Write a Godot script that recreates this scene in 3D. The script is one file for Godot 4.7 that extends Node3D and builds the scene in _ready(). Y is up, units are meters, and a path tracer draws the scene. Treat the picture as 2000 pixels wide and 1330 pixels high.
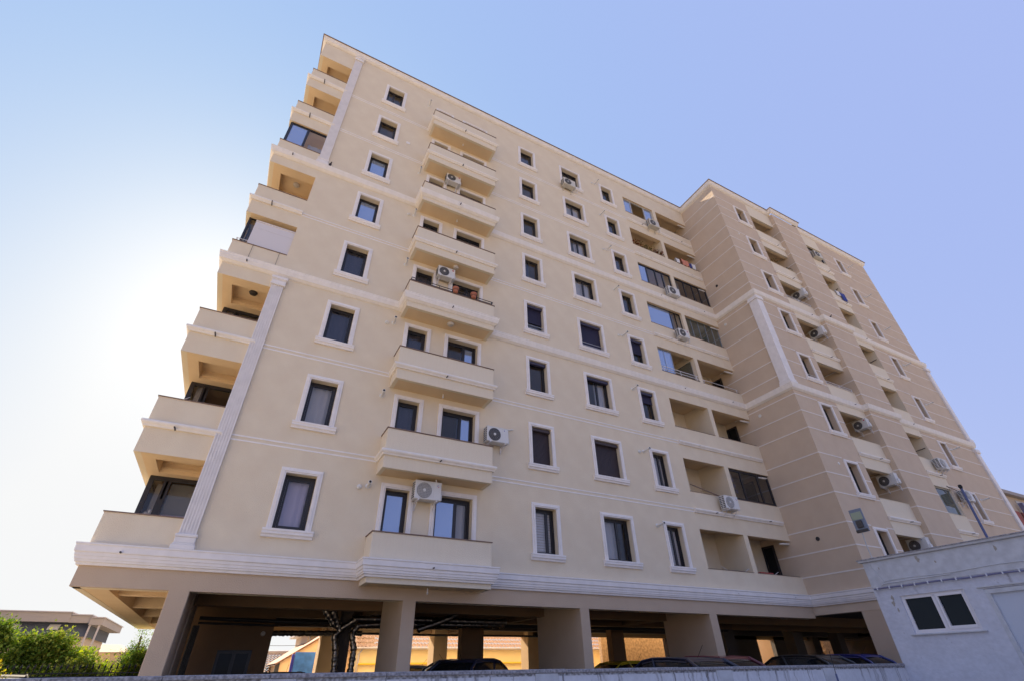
extends Node3D

# ---------------------------------------------------------------- mesh helper
class MB:
	var v := PackedVector3Array()
	var n := PackedVector3Array()
	var uv := PackedVector2Array()
	var col := PackedColorArray()
	var c := Color(1, 1, 1)
	func tri(a: Vector3, b: Vector3, d: Vector3, m: Vector3) -> void:
		var g := (b - a).cross(d - a)
		if g.dot(m) > 0.0:
			v.append(a); v.append(d); v.append(b)
		else:
			v.append(a); v.append(b); v.append(d)
		for i in 3:
			n.append(m); col.append(c); uv.append(Vector2.ZERO)
	func stri(a: Vector3, b: Vector3, d: Vector3, na: Vector3, nb: Vector3, nd: Vector3) -> void:
		var g := (b - a).cross(d - a)
		if g.dot(na + nb + nd) > 0.0:
			v.append(a); v.append(d); v.append(b); n.append(na); n.append(nd); n.append(nb)
		else:
			v.append(a); v.append(b); v.append(d); n.append(na); n.append(nb); n.append(nd)
		for i in 3:
			col.append(c); uv.append(Vector2.ZERO)
	func quad(a: Vector3, b: Vector3, d: Vector3, e: Vector3, m: Vector3) -> void:
		tri(a, b, d, m); tri(a, d, e, m)
	func fquad(a: Vector3, b: Vector3, d: Vector3, e: Vector3, out_from: Vector3) -> void:
		var m := (b - a).cross(d - a)
		if m.length() < 1e-9: m = (d - a).cross(e - a)
		m = m.normalized()
		if m.dot((a + b + d + e) / 4.0 - out_from) < 0.0: m = -m
		quad(a, b, d, e, m)
	func uquad(a: Vector3, b: Vector3, d: Vector3, e: Vector3, m: Vector3, ua: Vector2, ub: Vector2, ud: Vector2, ue: Vector2) -> void:
		var k := v.size()
		quad(a, b, d, e, m)
		for i in range(k, v.size()):
			var p := v[i]
			uv[i] = ua if p == a else (ub if p == b else (ud if p == d else ue))
	func box(p: Vector3, q: Vector3, bev := 0.0) -> void:
		var a := Vector3(minf(p.x, q.x), minf(p.y, q.y), minf(p.z, q.z))
		var b := Vector3(maxf(p.x, q.x), maxf(p.y, q.y), maxf(p.z, q.z))
		if bev <= 0.0:
			quad(Vector3(a.x, a.y, b.z), Vector3(b.x, a.y, b.z), Vector3(b.x, b.y, b.z), Vector3(a.x, b.y, b.z), Vector3(0, 0, 1))
			quad(Vector3(a.x, a.y, a.z), Vector3(b.x, a.y, a.z), Vector3(b.x, b.y, a.z), Vector3(a.x, b.y, a.z), Vector3(0, 0, -1))
			quad(Vector3(a.x, a.y, a.z), Vector3(a.x, a.y, b.z), Vector3(a.x, b.y, b.z), Vector3(a.x, b.y, a.z), Vector3(-1, 0, 0))
			quad(Vector3(b.x, a.y, a.z), Vector3(b.x, a.y, b.z), Vector3(b.x, b.y, b.z), Vector3(b.x, b.y, a.z), Vector3(1, 0, 0))
			quad(Vector3(a.x, b.y, a.z), Vector3(b.x, b.y, a.z), Vector3(b.x, b.y, b.z), Vector3(a.x, b.y, b.z), Vector3(0, 1, 0))
			quad(Vector3(a.x, a.y, a.z), Vector3(b.x, a.y, a.z), Vector3(b.x, a.y, b.z), Vector3(a.x, a.y, b.z), Vector3(0, -1, 0))
			return
		var ctr := (a + b) / 2.0
		var h := (b - a) / 2.0
		var r := minf(bev, minf(h.x, minf(h.y, h.z)) * 0.95)
		for ax in 3:
			var i := (ax + 1) % 3
			var j := (ax + 2) % 3
			for s in [-1.0, 1.0]:
				var ps := []
				for k in [[-1, -1], [1, -1], [1, 1], [-1, 1]]:
					var w := Vector3.ZERO
					w[ax] = s * h[ax]; w[i] = k[0] * (h[i] - r); w[j] = k[1] * (h[j] - r)
					ps.append(ctr + w)
				var m := Vector3.ZERO
				m[ax] = s
				quad(ps[0], ps[1], ps[2], ps[3], m)
			for s in [-1.0, 1.0]:
				for t in [-1.0, 1.0]:
					var ps2 := []
					for k in [[0, -1], [0, 1], [1, 1], [1, -1]]:
						var w := Vector3.ZERO
						w[ax] = k[1] * (h[ax] - r)
						w[i] = s * (h[i] if k[0] == 0 else h[i] - r)
						w[j] = t * (h[j] - r if k[0] == 0 else h[j])
						ps2.append(ctr + w)
					var m2 := Vector3.ZERO
					m2[i] = s; m2[j] = t
					quad(ps2[0], ps2[1], ps2[2], ps2[3], m2.normalized())
		for sx in [-1.0, 1.0]:
			for sy in [-1.0, 1.0]:
				for sz in [-1.0, 1.0]:
					var s3 := Vector3(sx, sy, sz)
					tri(ctr + s3 * Vector3(h.x, h.y - r, h.z - r), ctr + s3 * Vector3(h.x - r, h.y, h.z - r), ctr + s3 * Vector3(h.x - r, h.y - r, h.z), s3.normalized())
	func tube(pts: Array, r: float, sides := 8, caps := true) -> void:
		var rings := []
		var up := Vector3(0.13, 0.97, 0.21)
		for i in pts.size():
			var d: Vector3 = (pts[mini(i + 1, pts.size() - 1)] - pts[maxi(i - 1, 0)]).normalized()
			var x := d.cross(up)
			if x.length() < 0.05: x = d.cross(Vector3(1, 0, 0.3))
			x = x.normalized()
			var y := d.cross(x).normalized()
			up = -y if absf(y.dot(up)) > 0.0 and y.dot(up) < 0 else y
			x = up.cross(d).normalized()
			var ring := []
			for k in sides:
				var t := TAU * k / sides
				ring.append([pts[i] + (x * cos(t) + up * sin(t)) * r, x * cos(t) + up * sin(t)])
			rings.append(ring)
		for i in rings.size() - 1:
			for k in sides:
				var A: Array = rings[i][k]; var B: Array = rings[i][(k + 1) % sides]
				var C: Array = rings[i + 1][(k + 1) % sides]; var D: Array = rings[i + 1][k]
				stri(A[0], B[0], C[0], A[1], B[1], C[1])
				stri(A[0], C[0], D[0], A[1], C[1], D[1])
		if caps:
			for e in [0, rings.size() - 1]:
				var dd: Vector3 = (pts[0] - pts[1]) if e == 0 else (pts[-1] - pts[-2])
				for k in range(1, sides - 1):
					tri(rings[e][0][0], rings[e][k][0], rings[e][k + 1][0], dd.normalized())
	# lathe: prof = [Vector2(radius, along)], axis through o
	func lathe(prof: Array, o: Vector3, ax := Vector3.UP, sides := 16) -> void:
		var x := ax.cross(Vector3(0.31, 0.2, 0.93)).normalized()
		var y := ax.cross(x).normalized()
		for i in prof.size() - 1:
			var p: Vector2 = prof[i]; var q: Vector2 = prof[i + 1]
			var s := Vector2(q.y - p.y, p.x - q.x)
			if s.length() < 1e-7: continue
			s = s.normalized()
			for k in sides:
				var t0 := TAU * k / sides; var t1 := TAU * (k + 1) / sides
				var d0 := x * cos(t0) + y * sin(t0); var d1 := x * cos(t1) + y * sin(t1)
				var n0 := (d0 * s.x + ax * s.y).normalized(); var n1 := (d1 * s.x + ax * s.y).normalized()
				var a := o + d0 * p.x + ax * p.y; var b := o + d1 * p.x + ax * p.y
				var e := o + d1 * q.x + ax * q.y; var f := o + d0 * q.x + ax * q.y
				if p.x > 1e-6: stri(a, b, e, n0, n1, n1)
				if q.x > 1e-6: stri(a, e, f, n0, n1, n0)
	# ring in plane (O,U,V,N): outer rect minus inner rect, from depth d0 to d1 along N
	func ring(O: Vector3, U: Vector3, N: Vector3, o: Rect2, i: Rect2, d0: float, d1: float) -> void:
		var V := Vector3.UP
		var oc := [o.position, Vector2(o.end.x, o.position.y), o.end, Vector2(o.position.x, o.end.y)]
		var ic := [i.position, Vector2(i.end.x, i.position.y), i.end, Vector2(i.position.x, i.end.y)]
		var f := func(p: Vector2, d: float) -> Vector3: return O + U * p.x + V * p.y + N * d
		var nr := [-V, U, V, -U]
		for k in 4:
			var l := (k + 1) % 4
			quad(f.call(oc[k], d1), f.call(oc[l], d1), f.call(ic[l], d1), f.call(ic[k], d1), N)
			quad(f.call(oc[k], d0), f.call(oc[l], d0), f.call(oc[l], d1), f.call(oc[k], d1), nr[k])
			quad(f.call(ic[k], d0), f.call(ic[l], d0), f.call(ic[l], d1), f.call(ic[k], d1), -nr[k])
	# wall with rectangular holes; holes = [[u0,u1,v0,v1,depth_top,depth_side,depth_bottom], ...]
	func wall(O: Vector3, U: Vector3, N: Vector3, u0: float, u1: float, v0: float, v1: float, holes: Array) -> void:
		var us := [u0, u1]; var vs := [v0, v1]
		for h in holes:
			for q in [h[0], h[1]]:
				if q > u0 and q < u1 and not us.has(q): us.append(q)
			for q in [h[2], h[3]]:
				if q > v0 and q < v1 and not vs.has(q): vs.append(q)
		us.sort(); vs.sort()
		var f := func(u: float, w: float, d: float) -> Vector3: return O + U * u + Vector3(0, w, 0) - N * d
		for j in vs.size() - 1:
			var run := -1
			for i in us.size():
				var solid := false
				if i < us.size() - 1:
					solid = true
					var cu: float = (us[i] + us[i + 1]) / 2.0; var cv: float = (vs[j] + vs[j + 1]) / 2.0
					for h in holes:
						if cu > h[0] and cu < h[1] and cv > h[2] and cv < h[3]:
							solid = false; break
				if solid and run < 0: run = i
				if not solid and run >= 0:
					quad(f.call(us[run], vs[j], 0), f.call(us[i], vs[j], 0), f.call(us[i], vs[j + 1], 0), f.call(us[run], vs[j + 1], 0), N)
					run = -1
		for h in holes:
			if h[4] > 0 and h[3] < v1: quad(f.call(h[0], h[3], 0), f.call(h[1], h[3], 0), f.call(h[1], h[3], h[4]), f.call(h[0], h[3], h[4]), Vector3.DOWN)
			if h[6] > 0 and h[2] > v0: quad(f.call(h[0], h[2], 0), f.call(h[1], h[2], 0), f.call(h[1], h[2], h[6]), f.call(h[0], h[2], h[6]), Vector3.UP)
			if h[5] > 0:
				if h[0] > u0: quad(f.call(h[0], h[2], 0), f.call(h[0], h[3], 0), f.call(h[0], h[3], h[5]), f.call(h[0], h[2], h[5]), U)
				if h[1] < u1: quad(f.call(h[1], h[2], 0), f.call(h[1], h[3], 0), f.call(h[1], h[3], h[5]), f.call(h[1], h[2], h[5]), -U)
	# sweep a profile [Vector2(out, up)] along a plan polyline (Vector2 x,z), outside to the right-hand normal given by sign
	func sweep(prof: Array, path: Array, y: float, closed_ends := true) -> void:
		var m := path.size()
		var offs := []
		for i in m:
			var d0: Vector2 = (path[i] - path[maxi(i - 1, 0)]) if i > 0 else (path[1] - path[0])
			var d1: Vector2 = (path[mini(i + 1, m - 1)] - path[i]) if i < m - 1 else (path[m - 1] - path[m - 2])
			var n0 := Vector2(-d0.y, d0.x).normalized(); var n1 := Vector2(-d1.y, d1.x).normalized()
			var b := (n0 + n1).normalized()
			offs.append(b / maxf(b.dot(n0), 0.3))
		var at := func(i: int, p: Vector2) -> Vector3:
			return Vector3(path[i].x + offs[i].x * p.x, y + p.y, path[i].y + offs[i].y * p.x)
		for i in m - 1:
			var d: Vector2 = (path[i + 1] - path[i]).normalized()
			var nn := Vector2(-d.y, d.x)
			for k in prof.size() - 1:
				var e: Vector2 = prof[k + 1] - prof[k]
				# profile runs from the top at the wall, outwards and down
				var s := Vector2(-e.y, e.x).normalized()
				var m3 := Vector3(nn.x * s.x, s.y, nn.y * s.x)
				quad(at.call(i, prof[k]), at.call(i + 1, prof[k]), at.call(i + 1, prof[k + 1]), at.call(i, prof[k + 1]), m3)
		if closed_ends:
			for e in [0, m - 1]:
				var d: Vector2 = (path[0] - path[1]) if e == 0 else (path[m - 1] - path[m - 2])
				d = d.normalized()
				for k in range(1, prof.size() - 1):
					tri(at.call(e, prof[0]), at.call(e, prof[k]), at.call(e, prof[k + 1]), Vector3(d.x, 0, d.y))
	func grid(pts: Array, outside_from: Variant = null) -> void:   # pts[i][j] Vector3, smooth
		var a := pts.size(); var b: int = pts[0].size()
		var ns := []
		for i in a:
			var row := []
			for j in b:
				var du: Vector3 = pts[mini(i + 1, a - 1)][j] - pts[maxi(i - 1, 0)][j]
				var dv: Vector3 = pts[i][mini(j + 1, b - 1)] - pts[i][maxi(j - 1, 0)]
				var nn := du.cross(dv).normalized()
				if outside_from != null and nn.dot(pts[i][j] - outside_from) < 0: nn = -nn
				row.append(nn)
			ns.append(row)
		for i in a - 1:
			for j in b - 1:
				stri(pts[i][j], pts[i + 1][j], pts[i + 1][j + 1], ns[i][j], ns[i + 1][j], ns[i + 1][j + 1])
				stri(pts[i][j], pts[i + 1][j + 1], pts[i][j + 1], ns[i][j], ns[i + 1][j + 1], ns[i][j + 1])
	func mesh(with_uv := false, with_col := false) -> ArrayMesh:
		var a := []
		a.resize(Mesh.ARRAY_MAX)
		a[Mesh.ARRAY_VERTEX] = v
		a[Mesh.ARRAY_NORMAL] = n
		if with_uv: a[Mesh.ARRAY_TEX_UV] = uv
		if with_col: a[Mesh.ARRAY_COLOR] = col
		var m := ArrayMesh.new()
		m.add_surface_from_arrays(Mesh.PRIMITIVE_TRIANGLES, a)
		return m

# ---------------------------------------------------------------- object helpers
var used := {}
func numbered(parent: Node, called: String) -> String:
	var key := "%d/%s" % [parent.get_instance_id(), called]
	var k: int = used.get(key, 0)
	used[key] = k + 1
	return called if k == 0 else "%s_%03d" % [called, k]

func obj(called: String, mb: MB, m: Material, parent: Node = self, uvs := false, cols := false) -> MeshInstance3D:
	var o := MeshInstance3D.new()
	o.mesh = mb.mesh(uvs, cols)
	o.material_override = m
	o.name = numbered(parent, called)
	parent.add_child(o, true)
	return o

func inst(called: String, mesh: Mesh, m: Material, parent: Node) -> MeshInstance3D:
	var o := MeshInstance3D.new()
	o.mesh = mesh
	o.material_override = m
	o.name = numbered(parent, called)
	parent.add_child(o, true)
	return o

func thing(called: String, label := "", category := "", group := "", at := Vector3.ZERO, turn := 0.0) -> Node3D:
	var o := Node3D.new()
	o.name = numbered(self, called)
	add_child(o, true)
	o.position = at
	o.rotation.y = turn
	tag(o, label, category, group)
	return o

func tag(o: Node, label := "", category := "", group := "") -> void:
	if label: o.set_meta("label", label)
	if category: o.set_meta("category", category)
	if group: o.set_meta("group", group)

func part(called: String, parent: Node, at := Vector3.ZERO) -> Node3D:
	var o := Node3D.new()
	o.name = numbered(parent, called)
	parent.add_child(o, true)
	o.position = at
	return o

func copy_thing(o: Node3D, called: String, label: String, at: Vector3, turn := 0.0) -> Node3D:
	var r: Node3D = o.duplicate()
	r.name = numbered(self, called)
	add_child(r, true)
	r.position = at
	r.rotation.y = turn
	r.set_meta("label", label)
	return r

# ---------------------------------------------------------------- materials
var M := {}
func lin(r: float, g: float, b: float) -> Color:
	return Color(r, g, b).linear_to_srgb()

func noise_tex(freq: float, octaves: int, lo: float, hi: float, seed_: int, size := 512, tint := Color(1, 1, 1)) -> ImageTexture:
	var f := FastNoiseLite.new()
	f.seed = seed_; f.frequency = freq; f.fractal_octaves = octaves; f.noise_type = FastNoiseLite.TYPE_SIMPLEX_SMOOTH
	var im := f.get_seamless_image(size, size)
	im.convert(Image.FORMAT_RGB8)
	for y in size:
		for x in size:
			var t := im.get_pixel(x, y).r
			t = clampf((t - 0.2) / 0.6, 0, 1)
			var w := lerpf(lo, hi, t)
			im.set_pixel(x, y, Color(w, w, w).lerp(Color(w * tint.r, w * tint.g, w * tint.b), 1.0 - t))
	return ImageTexture.create_from_image(im)

func bump_tex(freq: float, octaves: int, strength: float, seed_: int, size := 512) -> ImageTexture:
	var f := FastNoiseLite.new()
	f.seed = seed_; f.frequency = freq; f.fractal_octaves = octaves
	var im := f.get_seamless_image(size, size)
	im.bump_map_to_normal_map(strength)
	return ImageTexture.create_from_image(im)

func mat(c: Color, rough := 0.8, metal := 0.0) -> StandardMaterial3D:
	var m := StandardMaterial3D.new()
	m.albedo_color = c
	m.roughness = rough
	m.metallic = metal
	return m

func stucco(c: Color, tex: Texture2D, nrm: Texture2D, scale: float, nscale := 0.3, rough := 0.9) -> StandardMaterial3D:
	var m := mat(c, rough)
	m.albedo_texture = tex
	m.normal_enabled = true
	m.normal_texture = nrm
	m.normal_scale = nscale
	m.uv1_triplanar = true
	m.uv1_world_triplanar = true
	m.uv1_scale = Vector3.ONE * scale
	return m

func glass(c: Color, alpha: float, rough := 0.02) -> StandardMaterial3D:
	var m := mat(Color(c.r, c.g, c.b, alpha), rough)
	m.transparency = BaseMaterial3D.TRANSPARENCY_ALPHA
	m.metallic_specular = 1.0
	return m

func streak_tex(seed_: int) -> ImageTexture:
	# faint vertical run-off marks with a grain of their own
	var f := FastNoiseLite.new(); f.seed = seed_; f.frequency = 0.06; f.fractal_octaves = 4
	var im := f.get_seamless_image(512, 64)
	im.resize(512, 512, Image.INTERPOLATE_CUBIC)
	im.convert(Image.FORMAT_RGB8)
	for y in 512:
		for x in 512:
			var t := clampf((im.get_pixel(x, y).r - 0.25) / 0.5, 0, 1)
			var w := lerpf(0.994, 1.0, t)
			im.set_pixel(x, y, Color(w, w * lerpf(0.996, 1.0, t), w * lerpf(0.992, 1.0, t)))
	return ImageTexture.create_from_image(im)

func drip_tex(w: int, h: int, seed_: int, base: Color, dirt: Color, amount: float, top_band: float) -> ImageTexture:
	# paint with grain, hairline cracks and dark run-off streaks that start at the top edge
	var rng := RandomNumberGenerator.new(); rng.seed = seed_
	var f := FastNoiseLite.new(); f.seed = seed_; f.frequency = 0.02; f.fractal_octaves = 4
	var f2 := FastNoiseLite.new(); f2.seed = seed_ + 9; f2.frequency = 0.09; f2.fractal_octaves = 3
	var im := Image.create(w, h, false, Image.FORMAT_RGB8)
	var streak := PackedFloat32Array(); streak.resize(w)
	var reach := PackedFloat32Array(); reach.resize(w)
	for i in int(w * 0.045 * amount):
		var x := rng.randi_range(0, w - 1); var wd := rng.randi_range(1, 5); var s := rng.randf_range(0.25, 0.95); var rc := rng.randf_range(0.05, 0.75)
		for k in range(-wd, wd + 1):
			var xx := clampi(x + k, 0, w - 1)
			var q := s * (1.0 - absf(k) / (wd + 1.0))
			if q > streak[xx]: streak[xx] = q; reach[xx] = rc
	for y in h:
		var ty := float(y) / h
		for x in w:
			var nz := f.get_noise_2d(x, y) * 0.5 + f2.get_noise_2d(x, y) * 0.5
			var c := base * (1.0 + nz * 0.07)
			var wob := int(f2.get_noise_2d(x * 0.2, y * 0.6) * 6.0)
			var xs := clampi(x + wob, 0, w - 1)
			var d := streak[xs] * clampf(1.0 - ty / maxf(reach[xs], 0.01), 0, 1) * (0.55 + 0.9 * f2.get_noise_2d(x * 1.7, y * 0.3))
			if f.get_noise_2d(x * 3.0 + 500.0, y * 3.0) > 0.62: d = maxf(d, 0.2)
			if ty < top_band: d = maxf(d, 0.35 + 0.6 * f2.get_noise_2d(x, y * 2.0))
			c = c.lerp(dirt, clampf(d, 0, 0.85))
			im.set_pixel(x, y, Color(c.r, c.g, c.b))
	im.generate_mipmaps()
	return ImageTexture.create_from_image(im)

func make_materials() -> void:
	var mottled := noise_tex(0.006, 6, 0.985, 1.0, 11, 512, Color(0.997, 0.99, 0.985))
	var grain := bump_tex(0.2, 3, 3.0, 21)
	var rough_n := bump_tex(0.06, 4, 5.0, 23)
	var streaked := streak_tex(19)
	M.cream = stucco(lin(0.755, 0.648, 0.485), mottled, grain, 0.35, 0.35)
	M.parapet = stucco(lin(0.755, 0.66, 0.51), streaked, grain, 0.35, 0.35)
	M.soffit_bounce_tint = stucco(lin(0.76, 0.575, 0.36), mottled, grain, 0.35, 0.35)  # cream paint turned more orange: warm bounce light put into the colour
	M.cornice = stucco(lin(0.86, 0.80, 0.73), noise_tex(0.008, 5, 0.965, 1.0, 7), grain, 0.6, 0.06, 0.75)
	M.yard_wall = stucco(lin(0.44, 0.275, 0.145), noise_tex(0.02, 5, 0.8, 1.0, 91), grain, 0.5, 0.35)
	M.joint = stucco(lin(0.76, 0.70, 0.645), mottled, grain, 0.6, 0.06, 0.8)
	M.tan = stucco(lin(0.60, 0.475, 0.35), mottled, grain, 0.35, 0.35)
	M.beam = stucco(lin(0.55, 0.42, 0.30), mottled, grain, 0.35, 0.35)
	M.trim = stucco(lin(0.86, 0.81, 0.775), noise_tex(0.008, 5, 0.965, 1.0, 5), grain, 0.6, 0.06, 0.75)
	M.pil = stucco(lin(0.82, 0.775, 0.745), noise_tex(0.008, 5, 0.965, 1.0, 6), grain, 0.6, 0.06, 0.75)
	M.cap = mat(lin(0.20, 0.13, 0.10), 0.6)
	M.frame = mat(lin(0.018, 0.017, 0.022), 0.4)
	M.frame_grey = mat(lin(0.45, 0.44, 0.43), 0.5)
	M.pane = glass(lin(0.03, 0.035, 0.05), 0.16)
	M.pane.clearcoat_enabled = true; M.pane.clearcoat = 1.0; M.pane.clearcoat_roughness = 0.02
	M.dark_pane = glass(lin(0.012, 0.014, 0.018), 0.55)
	M.mirror_pane = glass(lin(0.36, 0.44, 0.60), 0.8)
	M.mirror_pane.metallic = 0.6
	M.green_pane = glass(lin(0.03, 0.075, 0.07), 0.5)
	M.curtain = mat(lin(0.46, 0.45, 0.48), 0.95)
	M.curtain_lilac = mat(lin(0.50, 0.46, 0.62), 0.95)
	M.curtain_dark = mat(lin(0.04, 0.044, 0.085), 0.95)
	for k in ["curtain", "curtain_lilac", "curtain_dark"]:
		M[k].backlight_enabled = true; M[k].backlight = Color(0.25, 0.25, 0.25)
	M.shutter = mat(lin(0.055, 0.04, 0.045), 0.55)
	M.shutter_blue = mat(lin(0.045, 0.042, 0.085), 0.5)
	M.blind = mat(lin(0.66, 0.62, 0.62), 0.9)
	M.steel = mat(lin(0.55, 0.55, 0.56), 0.3, 0.9)
	M.dark_metal = mat(lin(0.06, 0.055, 0.055), 0.45, 0.4)
	M.rail_white = mat(lin(0.7, 0.68, 0.7), 0.4)
	M.ac = mat(lin(0.66, 0.65, 0.63), 0.5)
	M.ac_old = mat(lin(0.58, 0.55, 0.48), 0.6)
	M.ac_dark = mat(lin(0.05, 0.05, 0.055), 0.6)
	M.ac_grey = mat(lin(0.26, 0.255, 0.26), 0.6)
	M.pvc = mat(lin(0.72, 0.70, 0.66), 0.45)
	M.black = mat(lin(0.012, 0.012, 0.012), 0.8)
	M.room = mat(lin(0.38, 0.33, 0.27), 0.95)
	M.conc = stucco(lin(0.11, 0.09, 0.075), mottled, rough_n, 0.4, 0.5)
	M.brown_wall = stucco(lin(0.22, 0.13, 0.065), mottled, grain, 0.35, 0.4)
	M.orange_wall = stucco(lin(0.64, 0.42, 0.21), mottled, grain, 0.35, 0.35)
	M.foil = mat(lin(0.30, 0.255, 0.20), 0.3, 1.0)
	M.terracotta = mat(lin(0.42, 0.15, 0.085), 0.85)
	M.red = mat(lin(0.35, 0.07, 0.06), 0.8)
	M.blue = mat(lin(0.04, 0.06, 0.26), 0.85)
	M.cloth_white = mat(lin(0.7, 0.69, 0.69), 0.95)
	M.cloth_coral = mat(lin(0.62, 0.25, 0.17), 0.95)
	M.logo_blue = mat(lin(0.02, 0.03, 0.35), 0.5)
	M.logo_red = mat(lin(0.5, 0.02, 0.05), 0.5)
	M.leaf = mat(Color(1, 1, 1), 0.9)
	M.leaf.metallic_specular = 0.08
	M.leaf.vertex_color_use_as_albedo = true
	M.leaf.backlight_enabled = true
	M.leaf.backlight = Color(0.6, 0.65, 0.15)
	M.bark = mat(lin(0.09, 0.065, 0.045), 0.9)
	M.tyre = mat(lin(0.02, 0.02, 0.02), 0.85)
	M.rim = mat(lin(0.5, 0.5, 0.52), 0.35, 0.8)
	M.lamp_glass = mat(lin(0.55, 0.5, 0.45), 0.3)
	M.paving = stucco(lin(0.44, 0.375, 0.29), noise_tex(0.03, 5, 0.8, 1.0, 41), rough_n, 0.5, 0.5)
	M.asphalt = stucco(lin(0.075, 0.07, 0.066), noise_tex(0.03, 5, 0.7, 1.0, 42), rough_n, 0.5, 0.5)
	M.peach_wall_pale = stucco(lin(0.66, 0.47, 0.33), mottled, grain, 0.35, 0.3)
	M.stone = stucco(lin(0.30, 0.27, 0.22), noise_tex(0.05, 5, 0.35, 1.0, 43), rough_n, 1.6, 1.2)
	M.plaster_white = stucco(lin(0.56, 0.575, 0.61), noise_tex(0.012, 5, 0.93, 1.0, 51), rough_n, 0.8, 0.12)
	M.flake = mat(lin(0.36, 0.33, 0.29), 0.95)
	M.hut_door = mat(lin(0.50, 0.54, 0.62), 0.7)
	M.conduit = mat(lin(0.16, 0.16, 0.27), 0.5)
	M.clip = mat(lin(0.6, 0.62, 0.66), 0.5)
	M.blue_panel = stucco(lin(0.05, 0.22, 0.72), noise_tex(0.01, 4, 0.85, 1.0, 61), grain, 0.4, 0.2, 0.6)
	M.tile = stucco(lin(0.34, 0.155, 0.09), noise_tex(0.04, 5, 0.55, 1.0, 71), grain, 0.7, 0.3)
	M.tile_pale = stucco(lin(0.56, 0.37, 0.27), noise_tex(0.04, 5, 0.6, 1.0, 72), grain, 0.7, 0.3)
	M.yellow_wall = stucco(lin(0.80, 0.635, 0.33), mottled, grain, 0.35, 0.3)
	M.peach_wall = stucco(lin(0.74, 0.51, 0.29), mottled, grain, 0.35, 0.3)
	M.yellow_pipe = mat(lin(0.70, 0.45, 0.03), 0.5)
	M.gutter = mat(lin(0.42, 0.38, 0.38), 0.5)
	M.slate = mat(lin(0.065, 0.075, 0.10), 0.8)
	M.fascia = mat(lin(0.32, 0.285, 0.27), 0.85)
	M.iron = mat(lin(0.02, 0.018, 0.018), 0.6)
	M.solar_green = mat(lin(0.28, 0.33, 0.24), 0.3)
	M.solar_grey = mat(lin(0.16, 0.19, 0.25), 0.4)
	M.pole_blue = mat(lin(0.07, 0.09, 0.20), 0.5)
	M.brick_red = mat(lin(0.33, 0.10, 0.08), 0.85)
	M.pigeon = mat(lin(0.03, 0.03, 0.04), 0.8)
	M.low_wall = mat(Color(1, 1, 1), 0.85)
	M.low_wall.albedo_texture = drip_tex(1536, 160, 5, Color(0.80, 0.81, 0.84), Color(0.22, 0.21, 0.21), 1.0, 0.02)
	M.hut_front = mat(Color(1, 1, 1), 0.85)
	M.hut_front.albedo_texture = drip_tex(640, 384, 8, Color(0.77, 0.78, 0.82), Color(0.38, 0.36, 0.37), 0.5, 0.0)
	M.hut_front.normal_enabled = true
	M.hut_front.normal_texture = rough_n
	M.hut_front.normal_scale = 0.12
	M.coping = stucco(lin(0.42, 0.41, 0.44), noise_tex(0.03, 5, 0.72, 1.0, 81), rough_n, 1.3, 0.7)

# ---------------------------------------------------------------- apartment building
const P := 2.95          # storey height
const GY := 0.27         # ground level
const XW := 25.05        # left side of the projecting wing
const ZW := 2.675        # front of the wing
const X2 := 30.8
const Z2 := 2.95
var B: Node3D
var rng := RandomNumberGenerator.new()

func curtain_shape(mb: MB, O: Vector3, U: Vector3, N: Vector3, u0: float, u1: float, v0: float, v1: float, amp := 0.03) -> void:
	var pts := []
	var k := maxi(8, int((u1 - u0) / 0.05))
	for i in k + 1:
		var u := lerpf(u0, u1, float(i) / k)
		var d := amp * sin(i * 1.35 + sin(i * 0.7) * 1.2)
		pts.append([O + U * u + Vector3(0, v0, 0) + N * d, O + U * u + Vector3(0, v1, 0) + N * d * 0.6])
	mb.grid(pts)

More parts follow.
